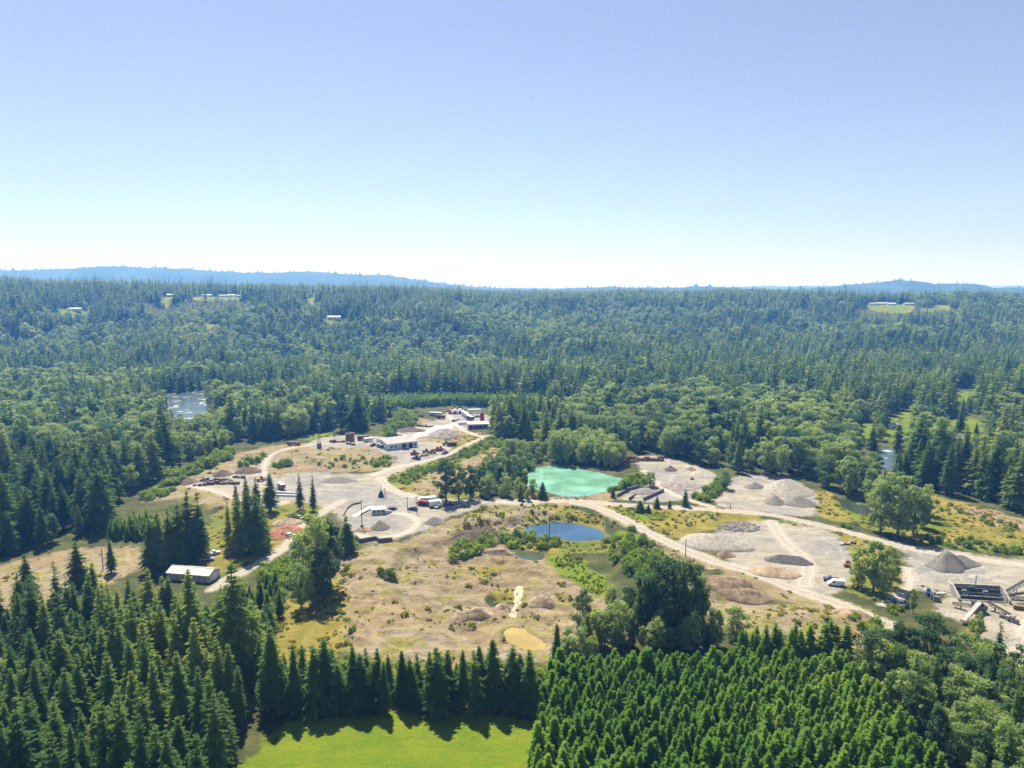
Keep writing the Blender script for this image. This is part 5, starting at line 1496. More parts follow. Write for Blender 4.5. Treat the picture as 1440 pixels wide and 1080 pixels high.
m = MB(); m.prismy([(-ln / 2, 0), (-ln / 2 + 4, .55), (ln / 2 - 4, .55), (ln / 2, 0), (ln / 2, -.3), (-ln / 2, -.3)], -1.6, 1.6); m.build('deck', M['white_wall'], e)
for sy in (-1.7, 1.7):
    m = MB(); m.box((0, sy, .62), (ln - 8, .16, .3)); m.build('side_rail', M['rust'], e)

# twin brown silos and the thin tower
for i, (px, py, w, h, lab) in enumerate(((489.5, 623, 3.4, 7.0, 'left brown square silo of the pair behind the white gravel'), (495.5, 624, 3.4, 8.2, 'right taller brown square silo of the pair behind the white gravel'))):
    e = empty('silo', at(px, py), R(12)); tag(e, lab, 'silo')
    m = MB(); m.box((0, 0, h / 2 + .8), (w, w, h - 1.2)); m.build('body', M['brick'], e)
    m = MB(); m.box((0, 0, h + .3), (w + .4, w + .4, .25)); m.build('roof', M['rust'], e)
    for a_ in (-1, 1):
        for b_ in (-1, 1):
            m = MB(); m.box((a_ * w * .42, b_ * w * .42, .6), (.35, .35, 1.8)); m.build('leg', M['steel'], e)
    m = MB(); m.beam((-w * .3, -w * .52, .2), (-w * .3, -w * .52, h), .3, .12); m.build('ladder', M['steel'], e)
p = at(449, 630); e = empty('lattice_tower', p, R(20)); tag(e, 'thin dark lattice tower standing against the far conifers', 'tower')
H_ = 17.5
for a_ in (-1, 1):
    for b_ in (-1, 1):
        m = MB(); m.beam((a_ * 1.0, b_ * 1.0, -.2), (a_ * .35, b_ * .35, H_), .2); m.build('leg', M['steel'], e)
for k in range(7):
    z = 1 + k * 2.4; q = 1.0 - .65 * z / H_; q2 = 1.0 - .65 * (z + 2.4) / H_
    m = MB(); m.beam((-q, -q, z), (q2, -q2, z + 2.4), .12).beam((q, q, z), (-q2, q2, z + 2.4), .12).beam((-q, q, z), (-q2, -q2, z + 2.4), .12).beam((q, -q, z), (q2, q2, z + 2.4), .12); m.build('brace', M['steel'], e)
m = MB(); m.box((0, 0, H_ + .3), (1.5, 1.5, .6)); m.build('head', M['steel'], e)
m = MB(); m.box((0, 0, 1.8), (3.2, 2.6, 3.6)); m.build('housing', M['steel'], e)

# concrete block walls and aggregate bays
def block_wall(pts, h, t, label, mat='concrete', cat='wall', blk=1.5):
    P = [at(*q) for q in pts]; e = empty('block_wall', P[0]); tag(e, label, cat)
    for a, b in zip(P[:-1], P[1:]):
        d = b - a; L_ = math.hypot(d.x, d.y); n = max(1, int(round(L_ / blk))); rz = math.atan2(d.y, d.x)
        me = None
        for k in range(n):
            c = a + d * ((k + .5) / n) - P[0]
            if me is None:
                mb = MB(); mb.box((0, 0, h / 2 - .2), (L_ / n - .04, t, h + .4), 0, .98); o = mb.build('block', M[mat], e); me = o.data
            else: o = link('block', me, e)
            o.location = (c.x, c.y, c.z + random.uniform(-.05, .05)); o.rotation_euler = (0, 0, rz + random.uniform(-.02, .02))
    return e
block_wall([(868, 699), (884, 690), (898, 686)], 1.8, .8, 'rear block wall of the aggregate bays, left arm', 'dark_concrete')
block_wall([(885, 703), (894, 697)], 1.6, .8, 'short divider wall between two aggregate bays', 'dark_concrete')
block_wall([(905, 704), (920, 697), (933, 691)], 1.8, .8, 'front block wall of the aggregate bays', 'dark_concrete')
block_wall([(500, 757), (506, 763), (529, 759), (534, 763), (552, 761)], 1.9, .9, 'angular retaining wall below the loop yard', 'dark_concrete')
block_wall([(483, 726), (488, 716), (496, 710), (507, 708)], .9, .5, 'curved low dark wall left of the weighbridge', 'dark_concrete')
heap('gravel_pile', 905, 692, 6.5, 5.0, 1.5, 'grey_gravel', 'grey gravel held inside the aggregate bays', 2, .08, .8, .5, seed=90)
heap('gravel_pile', 893, 699, 4.5, 3.0, .8, 'pale_gravel', 'pale sand in the front aggregate bay', 1, .08, .8, .3, seed=93)

# poles
def pole(px, py, ty, label, name='utility_pole', arm=True, mat='wood', base=None):
    h, x, y = top_height(px, py, ty); e = empty(name, (x, y, hz(x, y)), R(30)); tag(e, label, 'pole')
    m = MB(); m.cyl((0, 0, -.5), (0, 0, h), .22, .15, 8); m.build('post', M[mat], e)
    if arm:
        m = MB(); m.box((0, 0, h - .7), (2.2, .18, .18)); a = m.build('crossarm', M[mat], e)
        for k in (-.95, 0, .95):
            m = MB(); m.cyl((k, 0, h - .6), (k, 0, h - .3), .07, .05, 6); m.build('insulator', M['white_paint'], a)
    if base:
        m = MB(); m.box((0, 0, .5), (1.3, 1.3, 1.2)); m.build('base', M[base], e)
    return e
e = pole(509, 741, 703.5, 'rusty red lamp pole beside the small gravel cone', 'lamp_pole', False, 'rust', 'dark_concrete')
m = MB(); m.box((0, 0, 13.4), (1.2, .8, .3)); m.build('lamp_head', M['steel'], e)
pole(573, 718, 699, 'left of two bare poles beside the dark parked car')
pole(585.5, 720.5, 698, 'right of two bare poles beside the dark parked car')
pole(541.5, 700, 686, 'short bare pole right of the green cone hopper', arm=False)
pole(964, 783, 758, 'lone wooden pole on the haul road verge', arm=False)
pole(772.5, 752, 722, 'lone pole at the edge of the blue pond', arm=False)
pole(1371.5, 826, 809, 'lamp post on the yard behind the screening plant', 'lamp_pole', False, 'steel')
pole(1027, 716, 708, 'short post on the grass island by the pale yard', 'marker_post', False)
pole(30, 862, 838, 'leftmost dead snag at the bare field', 'dead_snag', False)
pole(145, 800, 772, 'dead snag standing in the bare field', 'dead_snag', False)
# green cone hopper with mast
p = at(536, 699); e = empty('cone_hopper', p, R(15)); tag(e, 'dark green cone-shaped hopper with a tall mast in the yard junction', 'hopper')
m = MB(); m.box((0, 0, 1.9), (3.6, 3.6, 3.6), 0, .25); m.build('cone', M['teal'], e)
m = MB(); m.box((0, 0, .05), (4.0, 4.0, .4)); m.build('plinth', M['concrete'], e)
m = MB(); m.cyl((0, 0, 3.5), (0, 0, 8.6), .12, .08, 6); m.build('mast', M['steel'], e)

# ------------------------------------------------------------------ vehicles
WHEEL = {}
def wheel(parent, x, y, r, w=.24):
    key = (round(r, 2), round(w, 2))
    if key not in WHEEL:
        t = MB(); t.cyl((0, -w / 2, 0), (0, w / 2, 0), r, r, 14); q = MB(); q.cyl((0, -w / 2 - .02, 0), (0, w / 2 + .02, 0), r * .55, r * .55, 10)
        to = mesh_np('tyre', t.v, t.f, [M['tyre']]); ro = mesh_np('rim', q.v, q.f, [M['rim']]); WHEEL[key] = (to, ro)
    o = link('wheel', WHEEL[key][0], parent); o.location = (x, y, r); link('rim', WHEEL[key][1], o)

def car(px, py, rz, mat, label, kind='pickup', scale=1., cat=None):
    e = empty({'pickup': 'pickup_truck', 'van': 'van', 'car': 'car'}[kind], at(px, py), rz, (scale,) * 3); tag(e, label, cat or {'pickup': 'pickup truck', 'van': 'van', 'car': 'car'}[kind])
    L_, Wd = (5.7, 2.0) if kind == 'pickup' else ((5.6, 2.05) if kind == 'van' else (4.6, 1.85))
    h = L_ / 2
    if kind == 'pickup': prof = [(-h, .5), (h, .5), (h, .95), (h - .2, 1.08), (h - 1.5, 1.15), (-.35, 1.15), (-.45, 1.2), (-h, 1.2)]; gl = [(h - 1.6, 1.14), (h - 2.2, 1.78), (-.1, 1.82), (-.42, 1.14)]
    elif kind == 'van': prof = [(-h, .45), (h, .45), (h, 1.0), (h - .9, 1.3), (h - 1.7, 2.15), (-h, 2.25)]; gl = [(h - .95, 1.32), (h - 1.62, 2.02), (h - 2.4, 2.05), (h - 2.3, 1.34)]
    else: prof = [(-h, .42), (h, .42), (h, .8), (h - .25, .9), (h - 1.2, .98), (-h + .6, 1.0), (-h, .92)]; gl = [(h - 1.25, .96), (h - 1.9, 1.42), (-h + 1.2, 1.45), (-h + .55, .98)]
    m = MB(); m.prismy(prof, -Wd / 2, Wd / 2); b = m.build('body', mat, e)
    ww = Wd / 2 - (.10 if kind != 'van' else -.02)
    m = MB(); m.prismy(gl, -ww, ww); m.build('window', M['glass'], e)
    if kind != 'van':
        x0, x1 = (gl[2][0], gl[1][0]); zt = gl[1][1]
        m = MB(); m.box(((x0 + x1) / 2, 0, zt + .03), (abs(x1 - x0) + .1, Wd - .18, .1)); m.build('roof', mat, e)
    if kind == 'pickup':
        m = MB(); m.box((-h + 1.05, 0, 1.19), (1.9, Wd - .3, .06)); m.build('bed', M['charcoal'], e)
    for sx in (-1, 1):
        for sy in (-1, 1): wheel(e, sx * (h - .95), sy * (Wd / 2 - .08), .38 if kind != 'car' else .33)
    for sy in (-1, 1):
        m = MB(); m.box((h + .01, sy * (Wd / 2 - .3), .82), (.05, .35, .18)); m.build('headlight', M['white_paint'], e)
        m = MB(); m.box((-h - .01, sy * (Wd / 2 - .2), .9), (.05, .2, .25)); m.build('tail_light', M['red'], e)
    return e
car(1169, 817, R(165), M['blue'], 'dark blue pickup parked beside the white van', 'pickup', 1.1)
car(1175, 823.5, R(168), M['white_paint'], 'white van parked next to the dark blue pickup', 'van', 1.1)
car(1254, 846, R(35), M['silver'], 'silver car under the trees, left of two', 'car', 1.1)
car(1266, 850, R(80), M['white_paint'], 'white car under the trees, right of two', 'car', 1.1)
car(300, 780, R(40), M['white_paint'], 'white pickup parked behind the grey shed, farther one', 'pickup', 1.05)
car(291.5, 788, R(10), M['silver'], 'silver pickup parked close to the grey shed', 'pickup', 1.05)
car(551.5, 717, R(35), M['purple'], 'purple car parked behind the scale house', 'car', 1.15)
car(545, 722, R(55), M['silver'], 'silver car tucked against the scale house', 'car', 1.1)
car(580.5, 717.5, R(160), M['charcoal'], 'dark car parked between the two bare poles', 'car', 1.2)
car(398, 755, R(170), M['charcoal'], 'dark pickup at the foot of the orange bark heap', 'pickup', 1.05)
car(408, 754, R(10), M['white_paint'], 'white car right of the dark pickup by orange heap', 'car', 1.1)
car(413, 727, R(150), M['charcoal'], 'dark pickup behind the orange bark heap', 'pickup', 1.1)
car(420, 729, R(150), M['silver'], 'silver car behind the orange bark heap', 'car', 1.1)
car(525, 627, R(60), M['charcoal'], 'dark pickup near the brown silos', 'pickup', 1.1)
car(571, 632.5, R(20), M['charcoal'], 'dark car in front of the workshop bays', 'car', 1.1)
car(530, 626, R(100), M['blue'], 'blue car near the brown silos', 'car', 1.1)

def trailer(px, py, rz, ln, h, mat, label, name='box_trailer', cat='trailer', wd=2.6):
    e = empty(name, at(px, py), rz); tag(e, label, cat)
    m = MB(); m.box((0, 0, 1.0 + h / 2), (ln, wd, h)); b = m.build('box', mat, e)
    m = MB(); m.box((0, 0, .85), (ln * .96, wd * .5, .25)); m.build('chassis', M['trim'], e)
    m = MB(); m.box((0, 0, 1.0 + h + .04), (ln + .06, wd + .06, .1)); m.build('roof', M['white_paint'] if mat is not M['rust'] else M['rust'], b)
    m = MB(); m.box((-ln / 2 - .03, 0, 1.0 + h / 2), (.08, wd * .9, h * .9)); m.build('door', M['silver'], e)
    for x in (-ln / 2 + 1.0, -ln / 2 + 2.1):
        for sy in (-1, 1): wheel(e, x, sy * (wd / 2 - .15), .48, .3)
    m = MB(); m.box((ln / 2 - 1.4, .7, .5), (.14, .14, 1.0)).box((ln / 2 - 1.4, -.7, .5), (.14, .14, 1.0)); m.build('landing_leg', M['steel'], e)
    return e

def truck(px, py, rz, cabm, bodym, label, ln=8.5, dump=True):
    e = empty('dump_truck' if dump else 'box_truck', at(px, py), rz); tag(e, label, 'truck')
    m = MB(); m.box((0, 0, .95), (ln, 1.0, .35)); m.build('chassis', M['trim'], e)
    m = MB(); m.prismy([(ln / 2 - 2.2, .8), (ln / 2, .8), (ln / 2, 1.7), (ln / 2 - .6, 1.85), (ln / 2 - .8, 2.8), (ln / 2 - 2.2, 2.85)], -1.2, 1.2); c = m.build('cab', cabm, e)
    m = MB(); m.box((ln / 2 - .66, 0, 2.35), (.16, 2.0, .75), 0, 1., -.2); m.build('windscreen', M['glass'], c)
    m = MB()
    if dump: m.prismy([(-ln / 2, 1.2), (ln / 2 - 2.5, 1.2), (ln / 2 - 2.4, 2.9), (-ln / 2 - .3, 2.5)], -1.25, 1.25)
    else: m.box((-1.15, 0, 2.5), (ln - 2.6, 2.5, 2.7))
    m.build('body', bodym, e)
    for x in (ln / 2 - 1.2, -ln / 2 + 1.1, -ln / 2 + 2.3):
        for sy in (-1, 1): wheel(e, x, sy * 1.05, .5, .32)
    return e

trailer(603, 708, R(12), 9., 2.7, M['white_paint'], 'long white box trailer behind the shade of three trees')
trailer(611, 713, R(20), 6., 2.6, M['white_paint'], 'short white trailer half in the shade of three trees')
truck(596, 711, R(165), M['red'], M['rust'], 'old red dump truck in front of long white trailer', 7.5)
car(617, 714, R(60), M['silver'], 'silver car in the tree shade by the short trailer', 'car', 1.2)
car(632, 711, R(10), M['blue'], 'blue pickup in deep shade under the three trees', 'pickup', 1.1)
car(648, 712, R(30), M['silver'], 'silver pickup in deep shade at the right of three trees', 'pickup', 1.1)
# northern depot
for i, px in enumerate((633, 636.5, 640, 643.5, 647, 650.5)):
    truck(px, 581.5, R(-92 + 3 * i), M['red'] if i % 2 == 0 else M['white_paint'], M['white_paint'] if i % 3 else M['red'], f'{ORD[i]} truck from the left in the depot row below the plantation', 8., i % 2 == 1)
trailer(657, 588, R(-60), 11., 3., M['silver'], 'silver trailer slanting through the depot')
trailer(661, 591, R(-50), 9., 2.8, M['blue'], 'blue trailer beside the slanting silver one')
trailer(654, 585, R(-55), 9., 2.9, M['white_paint'], 'white trailer at the upper end of the depot group')
trailer(667, 581, R(10), 12., 2.9, M['white_paint'], 'white trailer at the far tree edge of the depot')
trailer(613, 586, R(-15), 12., 2.6, M['silver'], 'grey trailer left of the depot by the bushes')
trailer(620, 589, R(-25), 8., 2.4, M['rust'], 'rusty box behind the bushes left of the depot')
trailer(652, 597, R(5), 9., 1.4, M['white_wall'], 'low pale flatbed in front of the depot')
e = empty('depot_building', at(672, 602), R(6)); tag(e, 'long red and white roofed depot building at the wood edge', 'building')
m = MB(); m.box((0, 0, 2.0), (17, 8, 4.2)); m.build('wall', M['red'], e)
m = MB(); m.prism([(-4.4, 4.1), (0, 5.6), (4.4, 4.1), (4.4, 4.3), (0, 5.8), (-4.4, 4.3)], -9, 9); m.build('roof', M['white_paint'], e)
for x in (-6, -2, 2, 6):
    m = MB(); m.box((x, -4.03, 1.6), (2.4, .1, 2.8)); m.build('bay_door', M['dark'], e)
m = MB(); m.box((0, -4.06, 3.5), (17.1, .1, .5)); m.build('stripe', M['white_paint'], e)
e = empty('red_tower', at(678, 593.5), R(6)); tag(e, 'square red tower behind the depot building', 'tower')
m = MB(); m.box((0, 0, 4.2), (3.4, 3.4, 8.6)); m.build('body', M['red'], e)
m = MB(); m.box((0, 0, 8.6), (3.8, 3.8, .4)); m.build('roof', M['rust'], e)
m = MB(); m.box((0, -1.75, 6.5), (1.2, .1, 1.2)); m.build('window', M['dark'], e)

def loader(px, py, rz, mat, label, s=1.):
    """old wheel loader: body, cab, lifting arms, bucket, four wheels"""
    e = empty('wheel_loader', at(px, py), rz, (s,) * 3); tag(e, label, 'loader')
    m = MB(); m.prismy([(-3.2, .9), (-.4, .9), (-.2, 1.7), (-.6, 2.0), (-3.2, 1.8)], -.9, .9); m.build('engine_body', mat, e)
    m = MB(); m.box((.2, 0, 1.3), (1.6, 1.5, .9)); m.build('front_frame', mat, e)
    m = MB(); m.box((-.2, 0, 2.6), (1.4, 1.4, 1.4), 0, .88); c = m.build('cab', M['glass'], e)
    m = MB(); m.box((-.2, 0, 3.35), (1.5, 1.5, .12)); m.build('roof', mat, c)
    for sy in (-1, 1):
        m = MB(); m.beam((.4, sy * .6, 1.8), (2.6, sy * .6, .9), .22, .35); m.build('arm', mat, e)
    m = MB(); m.prismy([(2.4, .15), (3.7, .12), (3.3, .35), (2.8, .6), (2.9, 1.4), (2.5, 1.3)], -1.4, 1.4); m.build('bucket', M['steel'], e)
    for x in (-2.1, .9):
        for sy in (-1, 1): wheel(e, x, sy * 1.05, .75, .55)
    return e
loader(585.5, 646, R(150), M['rust'], 'rusty loader nearest the yard bend below workshop')
loader(583, 639.5, R(40), M['rust'], 'rusty loader with raised nose right below the workshop doors')
loader(600, 637, R(10), M['rust'], 'left rusty loader of the scrap line on the grass strip')
loader(607, 638, R(190), M['rust'], 'right rusty loader of the scrap line on the grass strip')
loader(615, 634, R(170), M['red'], 'red loader parked along the upper track, left one')
loader(620, 633.5, R(10), M['rust'], 'rust-brown loader along the upper track, right one')
loader(628, 626, R(20), M['rust'], 'brown loader at the foot of the mauve rubble heap')
truck(635, 627, R(200), M['charcoal'], M['rust'], 'dark old dump truck right of the rubble heap foot', 7.)
car(626, 638, R(60), M['blue'], 'blue pickup at the roadside below the upper track', 'pickup', 1.1)
truck(534, 629, R(130), M['white_paint'], M['steel'], 'white flatbed truck at the left end of workshop', 8.)
truck(541, 624, R(120), M['red'], M['white_paint'], 'red-cab truck behind the left end of workshop', 8.)
loader(546, 621, R(30), M['rust'], 'rusty loader behind the workshop on dry grass')
loader(561, 618.5, R(200), M['red'], 'red loader behind the workshop ridge')
trailer(511, 619, R(5), 9., 2.4, M['rust'], 'rusty box trailer right of the brown silos')
trailer(518, 621, R(20), 7., 2.0, M['silver'], 'silver trailer between silos and workshop')
trailer(413, 626, R(-8), 10., 1.6, M['rust'], 'long rusty flat box against the conifers on the west track')
trailer(396, 688, R(-50), 6., 2.4, M['steel'], 'dark steel container behind the broad fir at yard edge', 'steel_container', 'container')
loader(368, 676, R(30), M['yellow'], 'small loader working at the western yard heaps')

# ------------------------------------------------------------------ rusty wreckage line and bark heap
def scrap(px, py, rz, ln, label, mats=('rust', 'steel', 'wood'), hgt=2.2, seed=0):
    e = empty('scrap_row', at(px, py), rz); tag(e, label, 'scrap'); r = random.Random(seed)
    x = -ln / 2
    while x < ln / 2:
        w = r.uniform(1.2, 2.8); h = r.uniform(.5, 1.) * hgt
        m = MB(); m.box((x + w / 2, r.uniform(-.6, .6), h / 2), (w * .9, r.uniform(1.2, 2.6), h), r.uniform(-.3, .3), r.uniform(.6, 1.)); m.build('crate' if r.random() < .5 else 'drum_frame', M[r.choice(mats)], e)
        if r.random() < .6:
            m = MB(); m.beam((x, r.uniform(-1, 1), .2), (x + w * 1.4, r.uniform(-1, 1), h + r.uniform(.2, 1.4)), .25); m.build('beam', M[r.choice(mats)], e)
        x += w
    return e
scrap(575, 587, R(-14), 24, 'line of rusty scrap along the top of the earth slope', ('rust', 'red', 'wood'), 2.0, 1)
scrap(905, 648, R(-3), 24, 'rusty machine wreck at the back of the rubble yard', ('rust', 'brick', 'wood', 'rust'), 3.4, 2)
scrap(885, 650, R(4), 12, 'low line of rusty frames left of the machine wreck', ('rust', 'brick'), 1.6, 3)
scrap(300, 676, R(8), 16, 'tangled timber and metal debris in the western yard', ('wood', 'steel', 'rust'), 2.2, 4)
scrap(318, 681, R(-5), 14, 'broken timber heap right of the western debris', ('wood', 'steel', 'brick'), 2.4, 14)
scrap(283, 683, R(20), 10, 'dark debris at the left end of the western yard', ('wood', 'rust'), 2.0, 15)
scrap(336, 672, R(-10), 8, 'pale slabs heaped beside the big brown dirt heap', ('concrete', 'wood'), 1.6, 16)
scrap(474, 622, R(4), 12, 'plant frames between the lattice tower and silos', ('steel', 'concrete', 'rust'), 2.2, 17)
scrap(596, 600, R(-20), 14, 'rusty drums along the bank above the white heap', ('rust', 'red', 'steel'), 1.8, 18)
scrap(640, 592, R(60), 8, 'clutter at the depot entrance', ('rust', 'white_wall', 'steel'), 1.8, 19)
scrap(668, 587, R(5), 14, 'red and grey machinery packed behind the depot trailers', ('red', 'rust', 'steel', 'silver'), 3.0, 20)
scrap(680, 597, R(10), 8, 'stacked pallets beside the red tower', ('wood', 'red'), 2.2, 21)
scrap(592, 642, R(15), 8, 'rusty parts scattered among the loaders', ('rust', 'steel'), 1.3, 22)
scrap(1192, 795, R(70), 6, 'stack of brown planks at the left of the round clump', ('wood', 'rust'), 1.4, 5)
scrap(1190, 765, R(20), 8, 'scattered scrap on the verge above the planks', ('wood', 'concrete'), 1.0, 6)
heap('bark_pile', 397, 750, 9.0, 9.0, 2.8, 'orange', 'orange bark heap beside the gate road', 2, .25, .8, .6, seed=50, cat='bark pile')
heap('soil_pile', 405, 736, 7.0, 6.0, 2.4, 'tan_soil', 'pale capped heap just behind the orange bark heap', 1, .2, .8, .3, seed=52, cat='dirt pile')
scrap(386, 752, R(55), 10, 'dark stacked timber at the left of orange bark heap', ('wood', 'rust', 'steel'), 1.4, 7)
for i, (px, py, rz, ln) in enumerate(((399, 694, -8, 15), (404, 698, -6, 15))):
    e = empty('pipe_stack', at(px, py), R(rz)); tag(e, ['upper long pale pipe stack at the yard edge behind firs', 'lower long pale pipe stack at the yard edge behind firs'][i], 'pipe stack')
    for k in range(5):
        m = MB(); m.cyl((-ln / 2, (k % 3) * .62 - .6 + (.31 if k > 2 else 0), .32 + (.52 if k > 2 else 0)), (ln / 2, (k % 3) * .62 - .6 + (.31 if k > 2 else 0), .32 + (.52 if k > 2 else 0)), .3, .3, 8); m.build('pipe', M['white_wall'], e)

# ------------------------------------------------------------------ screening plant at the right
def conveyor(a, b, za, zb, w, label, rail='steel', legs=2):
    A, B = at(*a), at(*b); A.z += za; B.z += zb
    e = empty('conveyor', Vector((A.x, A.y, A.z - za))); tag(e, label, 'conveyor'); o = Vector((A.x, A.y, A.z - za))
    P, Q = A - o, B - o; d = (Q - P); u = Vector((d.x, d.y, 0)).normalized(); n = Vector((-u.y, u.x, 0))
    m = MB(); m.beam(P, Q, w, .12); m.build('belt', M['belt'] if rail != 'concrete' else M['concrete'], e)
    for s_ in (-1, 1):
        off = n * s_ * (w / 2 + .1)
        m = MB(); m.beam(P + off + Vector((0, 0, .1)), Q + off + Vector((0, 0, .1)), .14, .14).beam(P + off - Vector((0, 0, .8)), Q + off - Vector((0, 0, .8)), .14, .14)
        k = max(3, int(d.length / 1.6))
        for i in range(k):
            a_, b_ = P + d * (i / k) + off, P + d * ((i + 1) / k) + off
            m.beam(a_ + Vector((0, 0, .1)), b_ - Vector((0, 0, .8)), .09, .09) if i % 2 == 0 else m.beam(a_ - Vector((0, 0, .8)), b_ + Vector((0, 0, .1)), .09, .09)
        m.build('truss', M[rail], e)
    for i in range(legs):
        t = (i + .8) / (legs + .3)
        for s_ in (-1, 1):
            c = P + d * min(t, .95) + n * s_ * w * .5
            gz = hz(c.x + o.x, c.y + o.y) - o.z
            m = MB(); m.beam((c.x, c.y, gz - .2), c - Vector((0, 0, .7)), .18); m.build('leg', M[rail], e)
    for q in (P, Q):
        m = MB(); m.cyl(q - n * (w / 2 + .15), q + n * (w / 2 + .15), .3, .3, 10); m.build('drum', M['steel'], e)
    return e
conveyor((1411, 838), (1475, 818), 1.2, 6.5, 1.1, 'long dark truss conveyor rising out of frame at right', 'steel', 3)
conveyor((1377, 860), (1353, 880), 3.8, 1.6, 1.3, 'pale discharge conveyor slanting down towards the bushes', 'concrete', 2)
conveyor((1340, 853), (1372, 862), 1.6, 3.0, .9, 'low dark conveyor at the front left of the screening plant', 'steel', 2)
conveyor((1388, 856), (1420, 866), 3.0, .8, .9, 'brown feed conveyor at the front right of the screening plant', 'rust', 2)
conveyor((1412, 842), (1470, 846), .9, 1.1, .9, 'flat dark conveyor along the yard at the right edge', 'steel', 3)
P0, P1 = at(1341, 838), at(1411, 842)
d = P1 - P0; Lp = math.hypot(d.x, d.y)
e = empty('screening_plant', P0, math.atan2(d.y, d.x)); tag(e, 'dark steel screening plant between two pale concrete end walls', 'screening plant')
for x in (0, Lp):
    m = MB(); m.prism([(-4.8, -.3), (3.0, -.3), (3.0, 4.2), (1.2, 4.2), (-4.8, 1.4)], x - .35, x + .35); m.build('end_wall', M['concrete'], e)
m = MB(); m.box((Lp / 2, 3.1, 1.9), (Lp - .8, .5, 4.2)); m.build('rear_wall', M['concrete'], e)
for k in range(8):
    m = MB(); m.box((1.4 + k * (Lp - 2.8) / 7, 1.6, 1.4), (.3, .3, 3.4)); m.build('post', M['steel'], e)
for k, (z, y) in enumerate(((3.0, 1.6), (2.1, -.2))):
    m = MB(); m.beam((1, y, z), (Lp - 1, y, z - .4), 1.6, .25); m.build('screen_deck', M['belt'], e)
    for s_ in (-.85, .85):
        m = MB(); m.beam((1, y + s_, z + .3), (Lp - 1, y + s_, z - .1), .15, .5); m.build('side_plate', M['steel'], e)
for x in (Lp * .2, Lp * .62):
    m = MB(); m.box((x, -.4, 1.6), (2.4, 1.8, 2.6), 0, .7); m.build('hopper', M['steel'], e)
m = MB(); m.box((Lp * .34, .3, 3.6), (1.5, 1.2, 1.1)); m.build('motor_house', M['teal'], e)
m = MB(); m.beam((.5, -2.6, 1.6), (Lp - .5, -2.6, 1.4), .7, .1); w = m.build('walkway', M['steel'], e)
m = MB(); m.beam((.5, -2.95, 2.6), (Lp - .5, -2.95, 2.4), .07, .07)
for k in range(9): m.beam((.6 + k * (Lp - 1.2) / 8, -2.95, 1.5), (.6 + k * (Lp - 1.2) / 8, -2.95, 2.6), .06, .06)
m.build('handrail', M['steel'], w)
e = empty('crusher', at(1376, 860), R(-8)); tag(e, 'dark jaw crusher in the middle of the front conveyors', 'crusher')
m = MB(); m.box((0, 0, 1.7), (4.6, 2.6, 1.6)); m.build('body', M['steel'], e)
m = MB(); m.box((-.6, 0, 3.0), (2.6, 2.4, 1.2), 0, 1.35); m.build('feed_hopper', M['belt'], e)
m = MB(); m.cyl((1.4, -1.5, 2.2), (1.4, -1.25, 2.2), 1.0, 1.0, 16); m.build('flywheel', M['steel'], e)
for a_ in (-1, 1):
    for b_ in (-1, 1):
        m = MB(); m.box((a_ * 1.9, b_ * 1.0, .4), (.35, .35, 1.4)); m.build('leg', M['steel'], e)
scrap(1312, 842, R(80), 6, 'blue-grey tank and frames left of the screening plant', ('steel', 'blue', 'steel'), 2.8, 9)
scrap(1418, 872, R(-60), 6, 'grey pump skid near the sandy track', ('steel', 'concrete'), 1.8, 10)
e = block_wall([(1425, 856), (1440, 858), (1460, 860)], 1.6, 1.0, 'brown retaining wall at the head of the sandy track', 'brick')

# ------------------------------------------------------------------ far houses
def house(px, py, ln, wd, rz, wallm, roofm, label, eave=3.2, rise=2.2):
    x, y = g(px, py); e = empty('house', (x, y, hz(x, y)), rz); tag(e, label, 'house', None)
    m = MB(); m.prism([(-wd / 2, -1.5), (wd / 2, -1.5), (wd / 2, eave), (0, eave + rise), (-wd / 2, eave)], -ln / 2, ln / 2); m.build('wall', wallm, e)
    rf = None
    for s_ in (-1, 1):
        m = MB(); m.prism([(s_ * (wd / 2 + .5), eave - .25), (0, eave + rise + .03), (0, eave + rise + .25), (s_ * (wd / 2 + .5), eave)], -ln / 2 - .5, ln / 2 + .5); rf = m.build('roof', roofm, e)
    m = MB(); m.box((ln * .25, .6, eave + rise + .2), (.9, .9, 1.6)); m.build('chimney', M['brick'], rf)
    for k in (-.34, -.1, .34):
        m = MB(); m.box((k * ln, -wd / 2 - .04, 1.7), (1.8, .1, 1.3)); f = m.build('window', M['glass'], e)
    m = MB(); m.box((ln * .12, -wd / 2 - .05, 1.05), (1.1, .1, 2.1)); m.build('door', M['trim'], e)
WW, GR, WP = M['white_wall'], M['grey_roof'], surf('pale_roof', (.46, .45, .43), .7, 0, .1, .3)
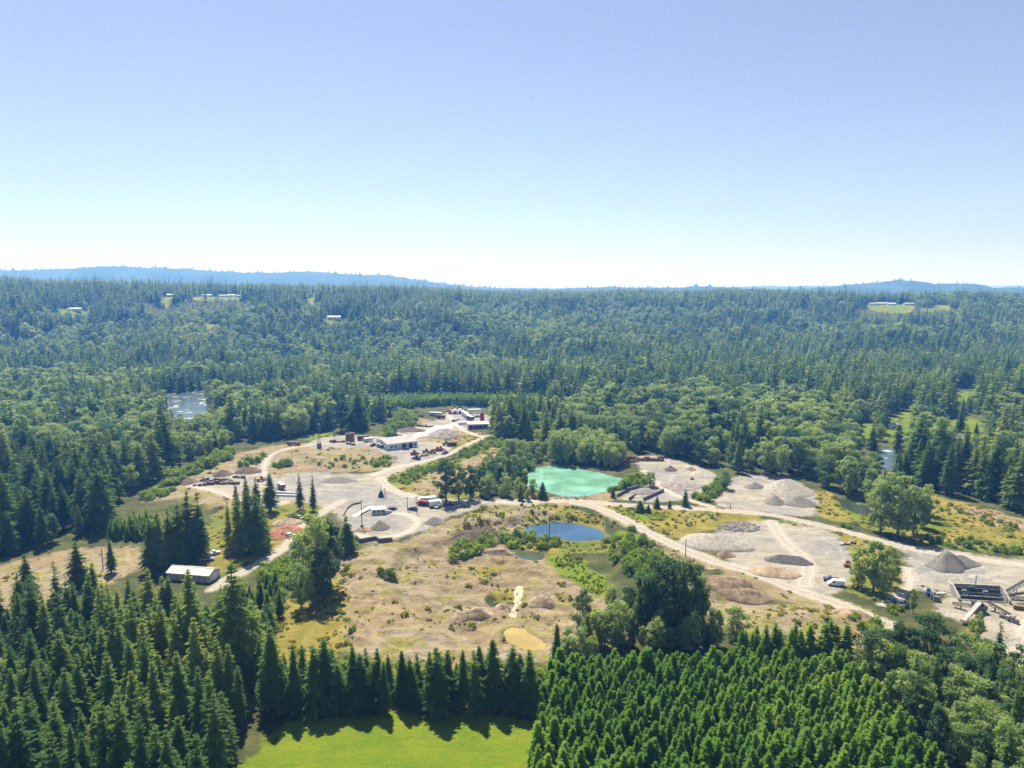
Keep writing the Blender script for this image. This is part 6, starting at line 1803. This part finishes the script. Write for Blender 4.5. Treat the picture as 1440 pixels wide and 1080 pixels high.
for (px, py, ln, wd, rz, wm, rm, lab) in (
 (242, 417, 20, 10, 4, M['house_red'], WP, 'pale-roofed house above the tan ridge pasture at left'),
 (251, 415.5, 22, 11, -6, WW, WP, 'white house right of the tan ridge pasture'),
 (260, 412.5, 18, 10, 8, WW, WP, 'bright white-roofed barn on the left ridge'),
 (281, 417, 26, 10, 2, WW, GR, 'long white house at the start of the left ridge lawns'),
 (292, 417, 20, 10, -4, WW, WP, 'white house in the middle of the left ridge lawns'),
 (316, 417.5, 26, 12, 5, WW, GR, 'wide pale house with grey roof on the left ridge'),
 (326, 417, 20, 10, -8, WW, WP, 'white house right of the wide grey-roofed one'),
 (338, 418, 18, 9, 0, M['house_red'], GR, 'brown house at the right end of left ridge lawns'),
 (106, 437, 26, 10, 3, WW, WP, 'long white roof among the far left conifers'),
 (189, 410, 14, 9, 0, WW, WP, 'small pale house in conifers left of the ridge pasture'),
 (434, 446, 16, 8, 0, WW, WP, 'small white-roofed house in the middle hillside conifers'),
 (470, 448, 24, 10, 5, WW, WP, 'long white house above the bright hillside clearing'),
 (268, 459, 14, 8, -10, WW, GR, 'grey-roofed cabin half hidden on the left hillside'),
 (1183, 427, 26, 10, 0, WW, WP, 'long pale house left of the ridge field'),
 (1228, 429, 22, 10, 3, WW, GR, 'grey-roofed house at the left corner of the ridge field'),
 (1240, 428.5, 24, 10, -3, WW, WP, 'white-roofed house above the ridge field, second from left'),
 (1253, 429, 20, 10, 2, WW, WP, 'low white house above the middle of ridge field'),
 (1278, 429, 26, 12, 0, WW, GR, 'grey house at the right half of the ridge field'),
 (1012, 421, 18, 9, 5, WW, WP, 'pale house on the crest at right of centre'),
 (1055, 423, 20, 9, -5, WW, WP, 'white house on the crest beside bare patch'),
 (700, 421, 20, 9, 0, WW, WP, 'pale low house on the crest near the centre'),
 (724, 420, 14, 8, 0, M['house_red'], GR, 'brown house on the crest right of the pale one'),
 (1258, 603, 8, 5, 10, WW, WP, 'pale cottage on the river lawn'),
 (1342, 622, 9, 6, -10, WW, GR, 'grey cottage between the river lawns'),
): house(px, py, ln, wd, R(rz), wm, rm, lab)
